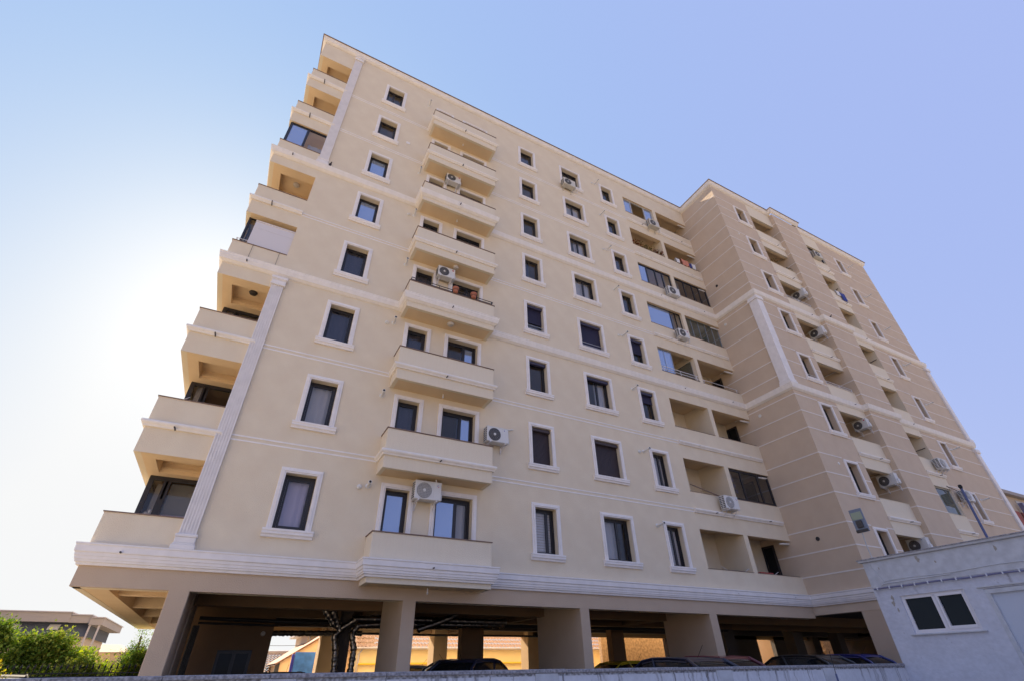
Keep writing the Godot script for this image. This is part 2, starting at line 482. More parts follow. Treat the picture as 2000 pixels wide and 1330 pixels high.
# a window in a wall plane. o: opening rect (u,v absolute), options in d
func make_window(called: String, parent: Node3D, O: Vector3, U: Vector3, N: Vector3, o: Rect2, d: Dictionary) -> Node3D:
	var w := part(called, parent)
	var V := Vector3.UP
	var tm := MB.new()
	var tw: float = d.get("trim", 0.14)
	var bottom: float = d.get("trim_bottom", o.position.y)
	if tw > 0.0:
		# three-sided moulded surround: flat outer board, raised inner bead
		var op := o.position.x; var oe := o.end.x; var top := o.end.y
		for q in [[tw, 0.045, tw * 0.55], [tw * 0.55, 0.065, tw * 0.25], [tw * 0.25, 0.05, -0.002]]:
			var a: float = q[0]; var b: float = q[2]
			var f := func(u: float, y: float, dd: float) -> Vector3: return O + U * u + V * y + N * dd
			for sgn in [0, 1]:
				var ua: float = op - a if sgn == 0 else oe + b
				var ub: float = op - b if sgn == 0 else oe + a
				var p0: Vector3 = f.call(ua, bottom, -0.01); var p1: Vector3 = f.call(ub, top + b, q[1])
				tm.box(p0, p1, 0.006)
			var p2: Vector3 = f.call(op - a, top + b, -0.01); var p3: Vector3 = f.call(oe + a, top + a, q[1])
			tm.box(p2, p3, 0.006)
		obj("trim", tm, M.trim, w)
	if d.get("sill", true):
		var sm := MB.new()
		var prof := [Vector2(-0.02, 0.0), Vector2(0.12, 0.0), Vector2(0.12, -0.05), Vector2(0.105, -0.065), Vector2(0.105, -0.12), Vector2(0.07, -0.15), Vector2(0.055, -0.2), Vector2(-0.02, -0.2)]
		var a0 := O + U * (o.position.x - 0.21); var a1 := O + U * (o.end.x + 0.21)
		sm.sweep(prof, [Vector2(a0.x, a0.z), Vector2(a1.x, a1.z)], o.position.y + 0.01)
		obj("sill", sm, M.trim, w)
	var rec: float = d.get("recess", 0.2)
	var fm := MB.new()
	var fw: float = d.get("fw", 0.055)
	var inner := Rect2(o.position + Vector2(fw, fw), o.size - Vector2(fw, fw) * 2.0)
	fm.ring(O - N * rec, U, N, o, inner, -0.06, 0.0)
	var kind: String = d.get("kind", "single")
	var splits: Array = [inner.position.x]
	if kind == "double": splits.append(inner.position.x + inner.size.x * float(d.get("split", 0.55)))
	if kind == "triple":
		splits.append(inner.position.x + inner.size.x * 0.34); splits.append(inner.position.x + inner.size.x * 0.67)
	splits.append(inner.end.x)
	for i in splits.size() - 1:
		var gm := MB.new()
		var r := Rect2(splits[i] + 0.004, inner.position.y, splits[i + 1] - splits[i] - 0.008, inner.size.y)
		var ri := Rect2(r.position + Vector2(0.05, 0.06), r.size - Vector2(0.1, 0.12))
		var off := rec + 0.008 + 0.02 * (i % 2)
		fm.ring(O - N * off, U, N, r, ri, -0.05, 0.0)
		var f := func(u: float, y: float) -> Vector3: return O + U * u + V * y - N * (off + 0.025)
		gm.quad(f.call(ri.position.x, ri.position.y), f.call(ri.end.x, ri.position.y), f.call(ri.end.x, ri.end.y), f.call(ri.position.x, ri.end.y), N)
		obj("pane", gm, M[d.get("glass_%d" % i, d.get("glass", "pane"))], w)
	obj("frame", fm, M[d.get("frame", "frame")], w)
	if d.has("curtain"):
		var cm := MB.new()
		var span: Array = d.get("span", [0.0, 1.0])
		var u0 := lerpf(inner.position.x, inner.end.x, span[0]); var u1 := lerpf(inner.position.x, inner.end.x, span[1])
		curtain_shape(cm, O - N * (rec + 0.16), U, N, u0, u1, o.position.y - 0.1, o.end.y + 0.1)
		obj("curtain", cm, M[d.curtain], w)
	if d.has("zebra"):
		var zm := MB.new()
		var yy := inner.position.y + 0.03
		while yy < inner.end.y - 0.05:
			var q0 := O + U * inner.position.x + V * yy - N * (rec + 0.12)
			var q1 := O + U * inner.end.x + V * (yy + 0.074) - N * (rec + 0.105)
			zm.box(q0, q1)
			yy += 0.085
		obj("zebra_blind", zm, M.blind, w)
	if d.has("shutter"):
		# box at the head and slats down to a given share of the opening
		var bm := MB.new()
		var bh := 0.14
		bm.box(O + U * (o.position.x + 0.005) + V * (o.end.y - bh) - N * (rec - 0.02), O + U * (o.end.x - 0.005) + V * (o.end.y - 0.004) - N * (rec - 0.16), 0.02)
		obj("shutter_box", bm, M[d.get("box", "shutter_blue")], w)
		if d.shutter > 0.0:
			var ym: float = o.end.y - bh; var yb := lerpf(ym, o.position.y + 0.01, d.shutter)
			var am := MB.new()
			var y := ym
			while y > yb + 0.01:
				var y2 := maxf(y - 0.045, yb)
				var f := func(u: float, yy2: float, dd: float) -> Vector3: return O + U * u + V * yy2 - N * (rec - dd)
				var ua := o.position.x + 0.01; var ub := o.end.x - 0.01
				am.quad(f.call(ua, y, 0.03), f.call(ub, y, 0.03), f.call(ub, y2 + 0.006, 0.045), f.call(ua, y2 + 0.006, 0.045), (N + V * 0.3).normalized())
				am.quad(f.call(ua, y2 + 0.006, 0.045), f.call(ub, y2 + 0.006, 0.045), f.call(ub, y2, 0.03), f.call(ua, y2, 0.03), Vector3.DOWN)
				y = y2
			obj("shutter_slats", am, M[d.get("slat", "shutter")], w)
	if d.has("rail"):
		var rm := MB.new()
		for yy in d.rail:
			rm.tube([O + U * (o.position.x - 0.01) + V * (o.position.y + yy) - N * 0.04, O + U * (o.end.x + 0.01) + V * (o.position.y + yy) - N * 0.04], 0.014, 6)
		for uu in [o.position.x + 0.02, o.end.x - 0.02]:
			rm.tube([O + U * uu + V * o.position.y - N * 0.04, O + U * uu + V * (o.position.y + d.rail[-1]) - N * 0.04], 0.014, 6)
		obj("rail", rm, M.steel, w)
	return w

const CORNICE := [Vector2(0, 0), Vector2(0.19, 0), Vector2(0.19, -0.03), Vector2(0.175, -0.05), Vector2(0.17, -0.17), Vector2(0.155, -0.185), Vector2(0.145, -0.185), Vector2(0.14, -0.25), Vector2(0.125, -0.255), Vector2(0.12, -0.315), Vector2(0.105, -0.32), Vector2(0.1, -0.36), Vector2(0.07, -0.37), Vector2(0.06, -0.42), Vector2(0, -0.42)]
const CORNICE_SLIM := [Vector2(0, 0), Vector2(0.17, 0), Vector2(0.17, -0.025), Vector2(0.157, -0.04), Vector2(0.153, -0.115), Vector2(0.142, -0.125), Vector2(0.137, -0.18), Vector2(0.126, -0.19), Vector2(0.12, -0.245), Vector2(0.07, -0.285), Vector2(0.05, -0.31), Vector2(0, -0.33)]
const LEDGE := [Vector2(0, 0), Vector2(0.1, 0), Vector2(0.115, -0.02), Vector2(0.115, -0.06), Vector2(0.09, -0.1), Vector2(0.07, -0.11), Vector2(0.05, -0.16), Vector2(0, -0.16)]
const LINES := [4.66, 5.52, 6.40]

func moulding(called: String, prof: Array, path: Array, y: float, m: Material, parent: Node = null) -> void:
	var mb := MB.new()
	mb.sweep(prof, path, y)
	obj(called, mb, m, parent if parent else B)

func door_in(parent: Node3D, O: Vector3, U: Vector3, N: Vector3, r: Rect2, frame: String, split := false) -> void:
	var w := MB.new()
	var inner := Rect2(r.position + Vector2(0.08, 0.08), r.size - Vector2(0.16, 0.16))
	w.ring(O, U, N, r, inner, -0.02, 0.05)
	if split:
		var um := r.position.x + r.size.x * 0.5
		w.box(O + U * (um - 0.05) + Vector3(0, r.position.y, 0) - N * 0.02, O + U * (um + 0.05) + Vector3(0, r.end.y, 0) + N * 0.055)
	obj("door_frame", w, M[frame], parent)
	var g := MB.new()
	var f := func(u: float, y: float) -> Vector3: return O + U * u + Vector3(0, y, 0) + N * 0.012
	g.quad(f.call(inner.position.x, inner.position.y), f.call(inner.end.x, inner.position.y), f.call(inner.end.x, inner.end.y), f.call(inner.position.x, inner.end.y), N)
	obj("door_pane", g, M.dark_pane_solid, parent)

func glazing(parent: Node3D, O: Vector3, U: Vector3, N: Vector3, r: Rect2, posts: Array, fw: float, frame: String, panes: Array, pane_mat := "pane", mirror := -1) -> void:
	# posts: u positions of mullions; panes: indices of glazed bays
	var fm := MB.new()
	fm.ring(O, U, N, r, Rect2(r.position + Vector2(fw, fw), r.size - Vector2(fw, fw) * 2.0), -0.03, 0.03)
	for p in posts:
		fm.box(O + U * (p - fw * 0.5) + Vector3(0, r.position.y + 0.001, 0) - N * 0.028, O + U * (p + fw * 0.5) + Vector3(0, r.end.y - 0.001, 0) + N * 0.028)
	if fw > 0.0: obj("glazing_frame", fm, M[frame], parent)
	var edges := [r.position.x]; edges.append_array(posts); edges.append(r.end.x)
	for i in panes:
		var g := MB.new()
		var f := func(u: float, y: float) -> Vector3: return O + U * u + Vector3(0, y, 0)
		g.quad(f.call(edges[i] + 0.004, r.position.y + 0.01), f.call(edges[i + 1] - 0.004, r.position.y + 0.01), f.call(edges[i + 1] - 0.004, r.end.y - 0.01), f.call(edges[i] + 0.004, r.end.y - 0.01), N)
		obj("pane", g, M[pane_mat if i != mirror else "mirror_pane"], parent)

func build_building() -> void:
	M.curtain_grey = mat(lin(0.30, 0.31, 0.31), 0.95)
	M.dark_pane_solid = mat(lin(0.012, 0.014, 0.016), 0.06)
	M.dark_pane_solid.metallic_specular = 0.25
	B = thing("apartment_building", "large cream and tan apartment block with white mouldings, raised on columns over parked cars", "building")
	var X := Vector3.RIGHT; var ZF := Vector3.BACK   # ZF = +z, towards the camera
	var O0 := Vector3.ZERO
	var WX := [[4.14, 4.95], [11.94, 12.78], [14.77, 16.0], [17.74, 18.54]]
	# ---------- main front
	var holes := []
	for f in 8:
		var b := P * f
		for w in WX: holes.append([w[0], w[1], 4.64 + b, 6.11 + b, 0.26, 0.26, 0.26])
		holes.append([6.88, 7.61, 4.0 + b, 6.06 + b, 0.26, 0.26, 0.0])
		holes.append([8.43, 9.66, 4.0 + b, 6.06 + b, 0.26, 0.26, 0.0])
		holes.append([19.53, 22.04, 4.69 + b, 6.14 + b, 0.0, 0.0, 0.15])
		holes.append([22.30, XW, 4.69 + b, 6.14 + b, 0.0, 0.0, 0.15])
		holes.append([0.65, 2.34, 4.69 + b, 6.13 + b, 0.0, 0.18, 0.15])
	var mb := MB.new()
	mb.wall(O0, X, ZF, 0.65, XW, 3.18, 28.0, holes)
	mb.quad(Vector3(0.65, 3.18, 0), Vector3(XW, 3.18, 0), Vector3(XW, 3.18, -0.4), Vector3(0.65, 3.18, -0.4), Vector3.DOWN)
	obj("wall", mb, M.cream, B)
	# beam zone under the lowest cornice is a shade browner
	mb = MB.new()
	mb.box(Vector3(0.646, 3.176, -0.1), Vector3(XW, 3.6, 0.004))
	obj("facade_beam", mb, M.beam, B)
	# ---------- left flank: balcony strips and recessed wall
	mb = MB.new()
	for f in 9:
		var b := P * f
		var y1 := 4.69 + b if f < 8 else 28.0
		mb.box(Vector3(0.65, 3.18 + b, -12.5), Vector3(0.8, y1, -0.001))
	obj("wall", mb, M.cream, B)
	mb = MB.new()
	mb.wall(Vector3(0.88, 0, 0), Vector3(0, 0, 1), Vector3.LEFT, -12.5, -1.86, 3.6, 28.0, [])
	obj("wall", mb, M.cream, B)
	# ---------- wing side
	var Ow := Vector3(XW, 0, 0)
	mb = MB.new()
	mb.wall(Ow, Vector3(0, 0, 1), Vector3.LEFT, -1.6, ZW, 3.28, 28.0, [])
	mb.quad(Vector3(XW, 3.28, -1.6), Vector3(XW + 0.4, 3.28, -1.6), Vector3(XW + 0.4, 3.28, ZW), Vector3(XW, 3.28, ZW), Vector3.DOWN)
	obj("wall", mb, M.tan, B)
	# ---------- wing front in three bays
	var Oz := Vector3(0, 0, ZW)
	holes = []
	for f in 8:
		var b := P * f
		holes.append([26.88, 27.70, 4.80 + b, 6.22 + b, 0.3, 0.3, 0.3])
		holes.append([28.4, X2, 4.80 + b, 6.20 + b, 0.0, 0.0, 0.15])
	mb = MB.new()
	mb.wall(Oz, X, ZF, XW, X2, 3.18, 28.0, holes)
	obj("wall", mb, M.tan, B)
	mb = MB.new()
	mb.wall(Vector3(X2, 0, 0), Vector3(0, 0, 1), Vector3.LEFT, 1.0, Z2, 3.18, 28.0, [])
	mb.wall(Vector3(0, 0, Z2), X, ZF, X2, 33.6, 3.18, 28.0, [])
	mb.wall(Vector3(33.6, 0, 0), Vector3(0, 0, -1), Vector3.RIGHT, -Z2, -ZW, 3.18, 28.0, [])
	obj("wall", mb, M.tan, B)
	holes = []
	for f in 8:
		var b := P * f
		holes.append([34.15, 36.02, 4.80 + b, 6.20 + b, 0.0, 0.0, 0.15])
		holes.append([37.76, 38.45, 4.80 + b, 6.22 + b, 0.3, 0.3, 0.3])
	mb = MB.new()
	mb.wall(Oz, X, ZF, 33.6, 42.3, 3.18, 28.0, holes)
	mb.wall(Vector3(42.3, 0, 0), Vector3(0, 0, -1), Vector3.RIGHT, -ZW, 12.5, 3.18, 28.0, [])
	obj("wall", mb, M.tan, B)
	# cream loggia panels, a few millimetres proud of the tan bays
	for f in 9:
		var b := P * f
		var y0 := 6.20 + b - P if f > 0 else 3.6
		var y1 := 4.80 + b if f < 8 else 28.0
		if f == 0: y0 = 4.0
		mb = MB.new()
		mb.box(Vector3(28.38, y0, ZW - 0.1), Vector3(30.797, y1, ZW + 0.012))
		obj("loggia_panel", mb, M.parapet, B)
		mb = MB.new()
		mb.box(Vector3(34.1, y0, ZW - 0.1), Vector3(36.06, y1, ZW + 0.012))
		obj("loggia_panel", mb, M.parapet, B)
	# ---------- back, roof and storey slabs
	mb = MB.new()
	mb.wall(Vector3(0, 0, -12.5), X, Vector3.FORWARD, 0.65, 42.3, 3.4, 28.0, [])
	obj("wall", mb, M.cream, B)
	for f in 9:
		var b := P * f
		mb = MB.new()
		mb.box(Vector3(0.9, 3.50 + b, -12.45), Vector3(XW + 0.02, 3.70 + b, -0.03))
		mb.box(Vector3(XW + 0.05, 3.50 + b, -12.45), Vector3(42.25, 3.70 + b, ZW - 0.05))
		obj("floor_slab", mb, M.conc if f == 0 else M.soffit_bounce_tint, B)
	mb = MB.new()
	mb.box(Vector3(0.66, 28.05, -12.45), Vector3(42.25, 28.25, -0.02))
	mb.box(Vector3(XW + 0.02, 28.05, -0.02), Vector3(42.25, 28.25, ZW - 0.02))
	obj("roof", mb, M.conc, B)
	# ---------- bold cornices follow every bay, dainty ledges the balconies
	var bump := [Vector2(0.65, -12.5), Vector2(0.65, 0), Vector2(6.54, 0), Vector2(6.54, 0.75), Vector2(10.0, 0.75), Vector2(10.0, 0), Vector2(XW, 0), Vector2(XW, ZW), Vector2(X2, ZW), Vector2(X2, Z2), Vector2(33.6, Z2), Vector2(33.6, ZW), Vector2(42.3, ZW), Vector2(42.3, -12.5)]
	var straight := bump.filter(func(p: Vector2) -> bool: return not (p.x > 6.0 and p.x < 11.0))
	for f in [0, 3, 5]: moulding("cornice", CORNICE if f == 0 else CORNICE_SLIM, bump, 4.0 + P * f, M.trim if f == 0 else M.cornice)
	moulding("cornice", CORNICE_SLIM, straight, 28.42, M.cornice)
	var cop := MB.new()
	cop.sweep([Vector2(-0.1, 0.025), Vector2(0.22, 0.025), Vector2(0.22, 0.0), Vector2(-0.1, 0.0)], straight, 28.42)
	obj("roof_edge_flashing", cop, M.cap, B)
	# roof parapet back face so that the cornice is solid
	mb = MB.new()
	mb.box(Vector3(0.66, 28.0, -0.2), Vector3(XW, 28.41, -0.003))
	mb.box(Vector3(XW + 0.003, 28.0, -0.2), Vector3(XW + 0.2, 28.41, ZW - 0.003))
	mb.box(Vector3(XW + 0.2, 28.0, ZW - 0.2), Vector3(42.29, 28.41, ZW - 0.003))
	obj("roof_parapet", mb, M.cream, B)
	var thin := [Vector2(0, 0), Vector2(0.012, -0.004), Vector2(0.012, -0.044), Vector2(0, -0.048)]
	for f in [1, 2, 4, 6, 7]:
		var y: float = 4.0 + P * f
		var xl := 2.34 if f == 4 else 2.57
		for dy in [0.0, -0.125]:
			moulding("moulding_line", thin, [Vector2(xl, 0), Vector2(6.54, 0)], y + dy, M.trim)
			moulding("moulding_line", thin, [Vector2(10.0, 0), Vector2(19.46, 0)], y + dy, M.trim)
	# ---------- white joints on the tan wing
	var jp := [Vector2(0, 0), Vector2(0.012, 0), Vector2(0.012, -0.05), Vector2(0, -0.05)]
	for f in 8:
		for k in 3:
			var y: float = LINES[k] + P * f + 0.025
			moulding("white_joint", jp, [Vector2(XW, -0.85), Vector2(XW, ZW)], y, M.joint)
			if k == 0:
				moulding("white_joint", jp, [Vector2(XW - 0.012, ZW), Vector2(26.66, ZW)], y, M.joint)
				moulding("white_joint", jp, [Vector2(27.92, ZW), Vector2(28.38, ZW)], y, M.joint)
			else:
				moulding("white_joint", jp, [Vector2(XW - 0.012, ZW), Vector2(26.73, ZW)], y, M.joint)
				moulding("white_joint", jp, [Vector2(27.85, ZW), Vector2(28.38, ZW)], y, M.joint)
			moulding("white_joint", jp, [Vector2(X2, 1.0), Vector2(X2, Z2)], y, M.joint)
			moulding("white_joint", jp, [Vector2(X2 - 0.012, Z2), Vector2(33.6, Z2)], y, M.joint)
			moulding("white_joint", jp, [Vector2(33.6, ZW), Vector2(34.1, ZW)], y, M.joint)
			var bw := 37.54 if k == 0 else 37.61
			moulding("white_joint", jp, [Vector2(36.06, ZW), Vector2(bw, ZW)], y, M.joint)
			moulding("white_joint", jp, [Vector2(38.67 if k == 0 else 38.6, ZW), Vector2(42.3, ZW)], y, M.joint)
	# ---------- windows of the main front
	var opt := {
		"0/0": {"curtain": "curtain_lilac", "fw": 0.09}, "0/1": {"zebra": 1, "kind": "double", "split": 0.7}, "0/2": {"kind": "double", "split": 0.6, "curtain": "curtain", "span": [0.0, 0.62]}, "0/3": {"zebra": 1, "glass": "pane", "kind": "double", "split": 0.6},
		"1/0": {"curtain": "curtain", "fw": 0.07}, "1/1": {"shutter": 1.0, "slat": "shutter", "box": "shutter"}, "1/2": {"shutter": 1.0, "slat": "shutter", "box": "shutter"}, "1/3": {"zebra": 1, "kind": "double", "split": 0.65},
		"2/0": {"curtain": "curtain_dark"}, "2/1": {"shutter": 0.0}, "2/2": {"shutter": 0.0, "kind": "double", "split": 0.55, "curtain": "curtain", "span": [0.5, 1.0]}, "2/3": {"shutter": 0.3, "slat": "shutter_blue"},
		"3/0": {"curtain": "curtain_dark"}, "3/1": {"shutter": 0.6, "slat": "shutter_blue", "rail": [0.18, 0.33]}, "3/2": {"shutter": 0.82, "slat": "shutter_blue", "rail": [0.18, 0.33], "kind": "double"}, "3/3": {"shutter": 0.5, "slat": "shutter_blue", "box": "shutter_blue"},
		"4/0": {"glass": "mirror_pane"}, "4/1": {"curtain": "curtain_dark", "span": [0.0, 0.5]}, "4/2": {"kind": "double", "split": 0.55, "curtain": "curtain"}, "4/3": {"curtain": "curtain_dark"},
		"5/0": {"kind": "single", "glass": "mirror_pane"}, "5/1": {"kind": "single"}, "5/2": {"kind": "double", "split": 0.55, "curtain": "curtain", "span": [0.4, 1.0]}, "5/3": {"curtain": "curtain_dark"},
		"6/0": {"kind": "single"}, "6/1": {"kind": "single", "rail": [0.2]}, "6/2": {"kind": "double", "split": 0.5, "curtain": "curtain", "rail": [0.2]}, "6/3": {"curtain": "curtain_dark", "rail": [0.2]},
		"7/0": {"kind": "double", "split": 0.4}, "7/1": {"curtain": "curtain_dark"}, "7/2": {"kind": "double", "split": 0.55, "curtain": "curtain_dark"}, "7/3": {"curtain": "curtain_dark"}}
	for f in 8:
		for k in 4:
			var d: Dictionary = opt["%d/%d" % [f, k]]
			make_window("window", B, O0, X, ZF, Rect2(WX[k][0], 4.64 + P * f, WX[k][1] - WX[k][0], 1.47), d)
		# balcony doors
		var cur: String = ["curtain", "curtain_dark", "curtain_dark", "curtain_dark", "curtain_dark", "curtain", "curtain_dark", "curtain"][f]
		make_window("balcony_door", B, O0, X, ZF, Rect2(6.88, 4.0 + P * f, 0.73, 2.06), {"sill": false, "curtain": cur, "span": [0.1, 1.0], "fw": 0.07, "glass": "mirror_pane" if f == 0 else "pane"})
		make_window("balcony_door", B, O0, X, ZF, Rect2(8.43, 4.0 + P * f, 1.23, 2.06), {"sill": false, "kind": "double", "split": 0.62, "fw": 0.07, "curtain": "curtain" if f in [0, 4] else "curtain_dark", "span": [0.55, 1.0], "glass_0": "mirror_pane" if f == 0 else "pane", "glass_1": "mirror_pane" if f in [1, 2] else "pane"})
		# wing windows
		var rail := {}
		if f in [3, 5]: rail = {"rail": [0.14, 0.28]}
		var da := {"recess": 0.26, "trim": 0.13, "curtain": "curtain_dark"}
		da.merge(rail)
		if f == 0: da["curtain"] = "curtain"
		make_window("window", B, Oz, X, ZF, Rect2(26.88, 4.80 + P * f, 0.82, 1.42), da)
		make_window("window", B, Oz, X, ZF, Rect2(37.76, 4.80 + P * f, 0.69, 1.42), {"recess": 0.26, "trim": 0.12, "curtain": "curtain_dark"})
	build_balconies()
	build_corner()
	build_loggias()
	build_pilasters()
	build_fittings()
	build_undercroft()

func build_balconies() -> void:
	for f in 8:
		var b := P * f
		var n := part("balcony", B)
		var bold := f in [0, 3, 5]
		var mb := MB.new()
		# parapet: front and two sides, soffit slab below
		mb.box(Vector3(6.54, 3.45 + b, 0.62), Vector3(10.0, 4.66 + b, 0.75), 0.008)
		mb.box(Vector3(6.54, 3.45 + b, 0.002), Vector3(6.66, 4.66 + b, 0.62))
		mb.box(Vector3(9.88, 3.45 + b, 0.002), Vector3(10.0, 4.66 + b, 0.62))
		obj("parapet", mb, M.parapet, n)
		mb = MB.new()
		mb.box(Vector3(6.66, 3.46 + b, 0.002), Vector3(9.88, 3.68 + b, 0.62))
		obj("floor_slab", mb, M.soffit_bounce_tint, n)
		mb = MB.new()
		mb.box(Vector3(6.515, 4.662 + b, 0.60), Vector3(10.02, 4.685 + b, 0.775))
		mb.box(Vector3(6.515, 4.662 + b, 0.004), Vector3(6.68, 4.685 + b, 0.60))
		mb.box(Vector3(9.86, 4.662 + b, 0.004), Vector3(10.02, 4.685 + b, 0.60))
		obj("coping", mb, M.cap, n)
		if not bold: moulding("ledge", LEDGE, [Vector2(6.54, 0), Vector2(6.54, 0.75), Vector2(10.0, 0.75), Vector2(10.0, 0)], 3.98 + b, M.cornice, n)
		mb = MB.new()
		mb.tube([Vector3(8.22, 3.86 + b, 0.74), Vector3(8.22, 3.85 + b, 0.93 if not bold else 1.0)], 0.02, 8)
		obj("drain_spout", mb, M.dark_metal, n)
		mb = MB.new()
		mb.tube([Vector3(8.3, 3.45 + b, 0.35), Vector3(8.3, 3.38 + b, 0.35)], 0.018, 8)
		mb.lathe([Vector2(0, 0), Vector2(0.025, -0.01), Vector2(0.03, -0.05), Vector2(0, -0.09)], Vector3(8.3, 3.38 + b, 0.35), Vector3.UP, 10)
		if f not in [3, 4]: obj("bulb_holder", mb, M.rail_white, n)
		if f == 3:
			var rm := MB.new()
			var y := 4.685 + b
			for yy in [0.10, 0.2]:
				rm.tube([Vector3(6.6, y + yy, 0.15), Vector3(6.6, y + yy, 0.69), Vector3(9.94, y + yy, 0.69), Vector3(9.94, y + yy, 0.15)], 0.016, 6)
			for xx in [6.6, 7.7, 8.8, 9.9]: rm.tube([Vector3(xx, y, 0.69), Vector3(xx, y + 0.2, 0.69)], 0.014, 6)
			rm.tube([Vector3(9.86, y, 0.69), Vector3(9.96, y + 0.2, 0.69)], 0.02, 6)
			obj("railing", rm, M.dark_metal, n)
			rm = MB.new()
			rm.lathe([Vector2(0.13, 0.0), Vector2(0.14, -0.03), Vector2(0.1, -0.09), Vector2(0, -0.11)], Vector3(8.34, 3.45 + b, 0.45), Vector3.UP, 18)
			obj("ceiling_lamp", rm, M.lamp_glass, n)
		if f == 4:
			var rm := MB.new()
			rm.lathe([Vector2(0.1, 0.0), Vector2(0.11, -0.04), Vector2(0.07, -0.1), Vector2(0, -0.12)], Vector3(8.37, 3.45 + b, 0.45), Vector3.UP, 14)
			rm.box(Vector3(8.3, 3.30 + b, 0.42), Vector3(8.46, 3.37 + b, 0.56), 0.01)
			obj("ceiling_lamp", rm, M.lamp_glass, n)

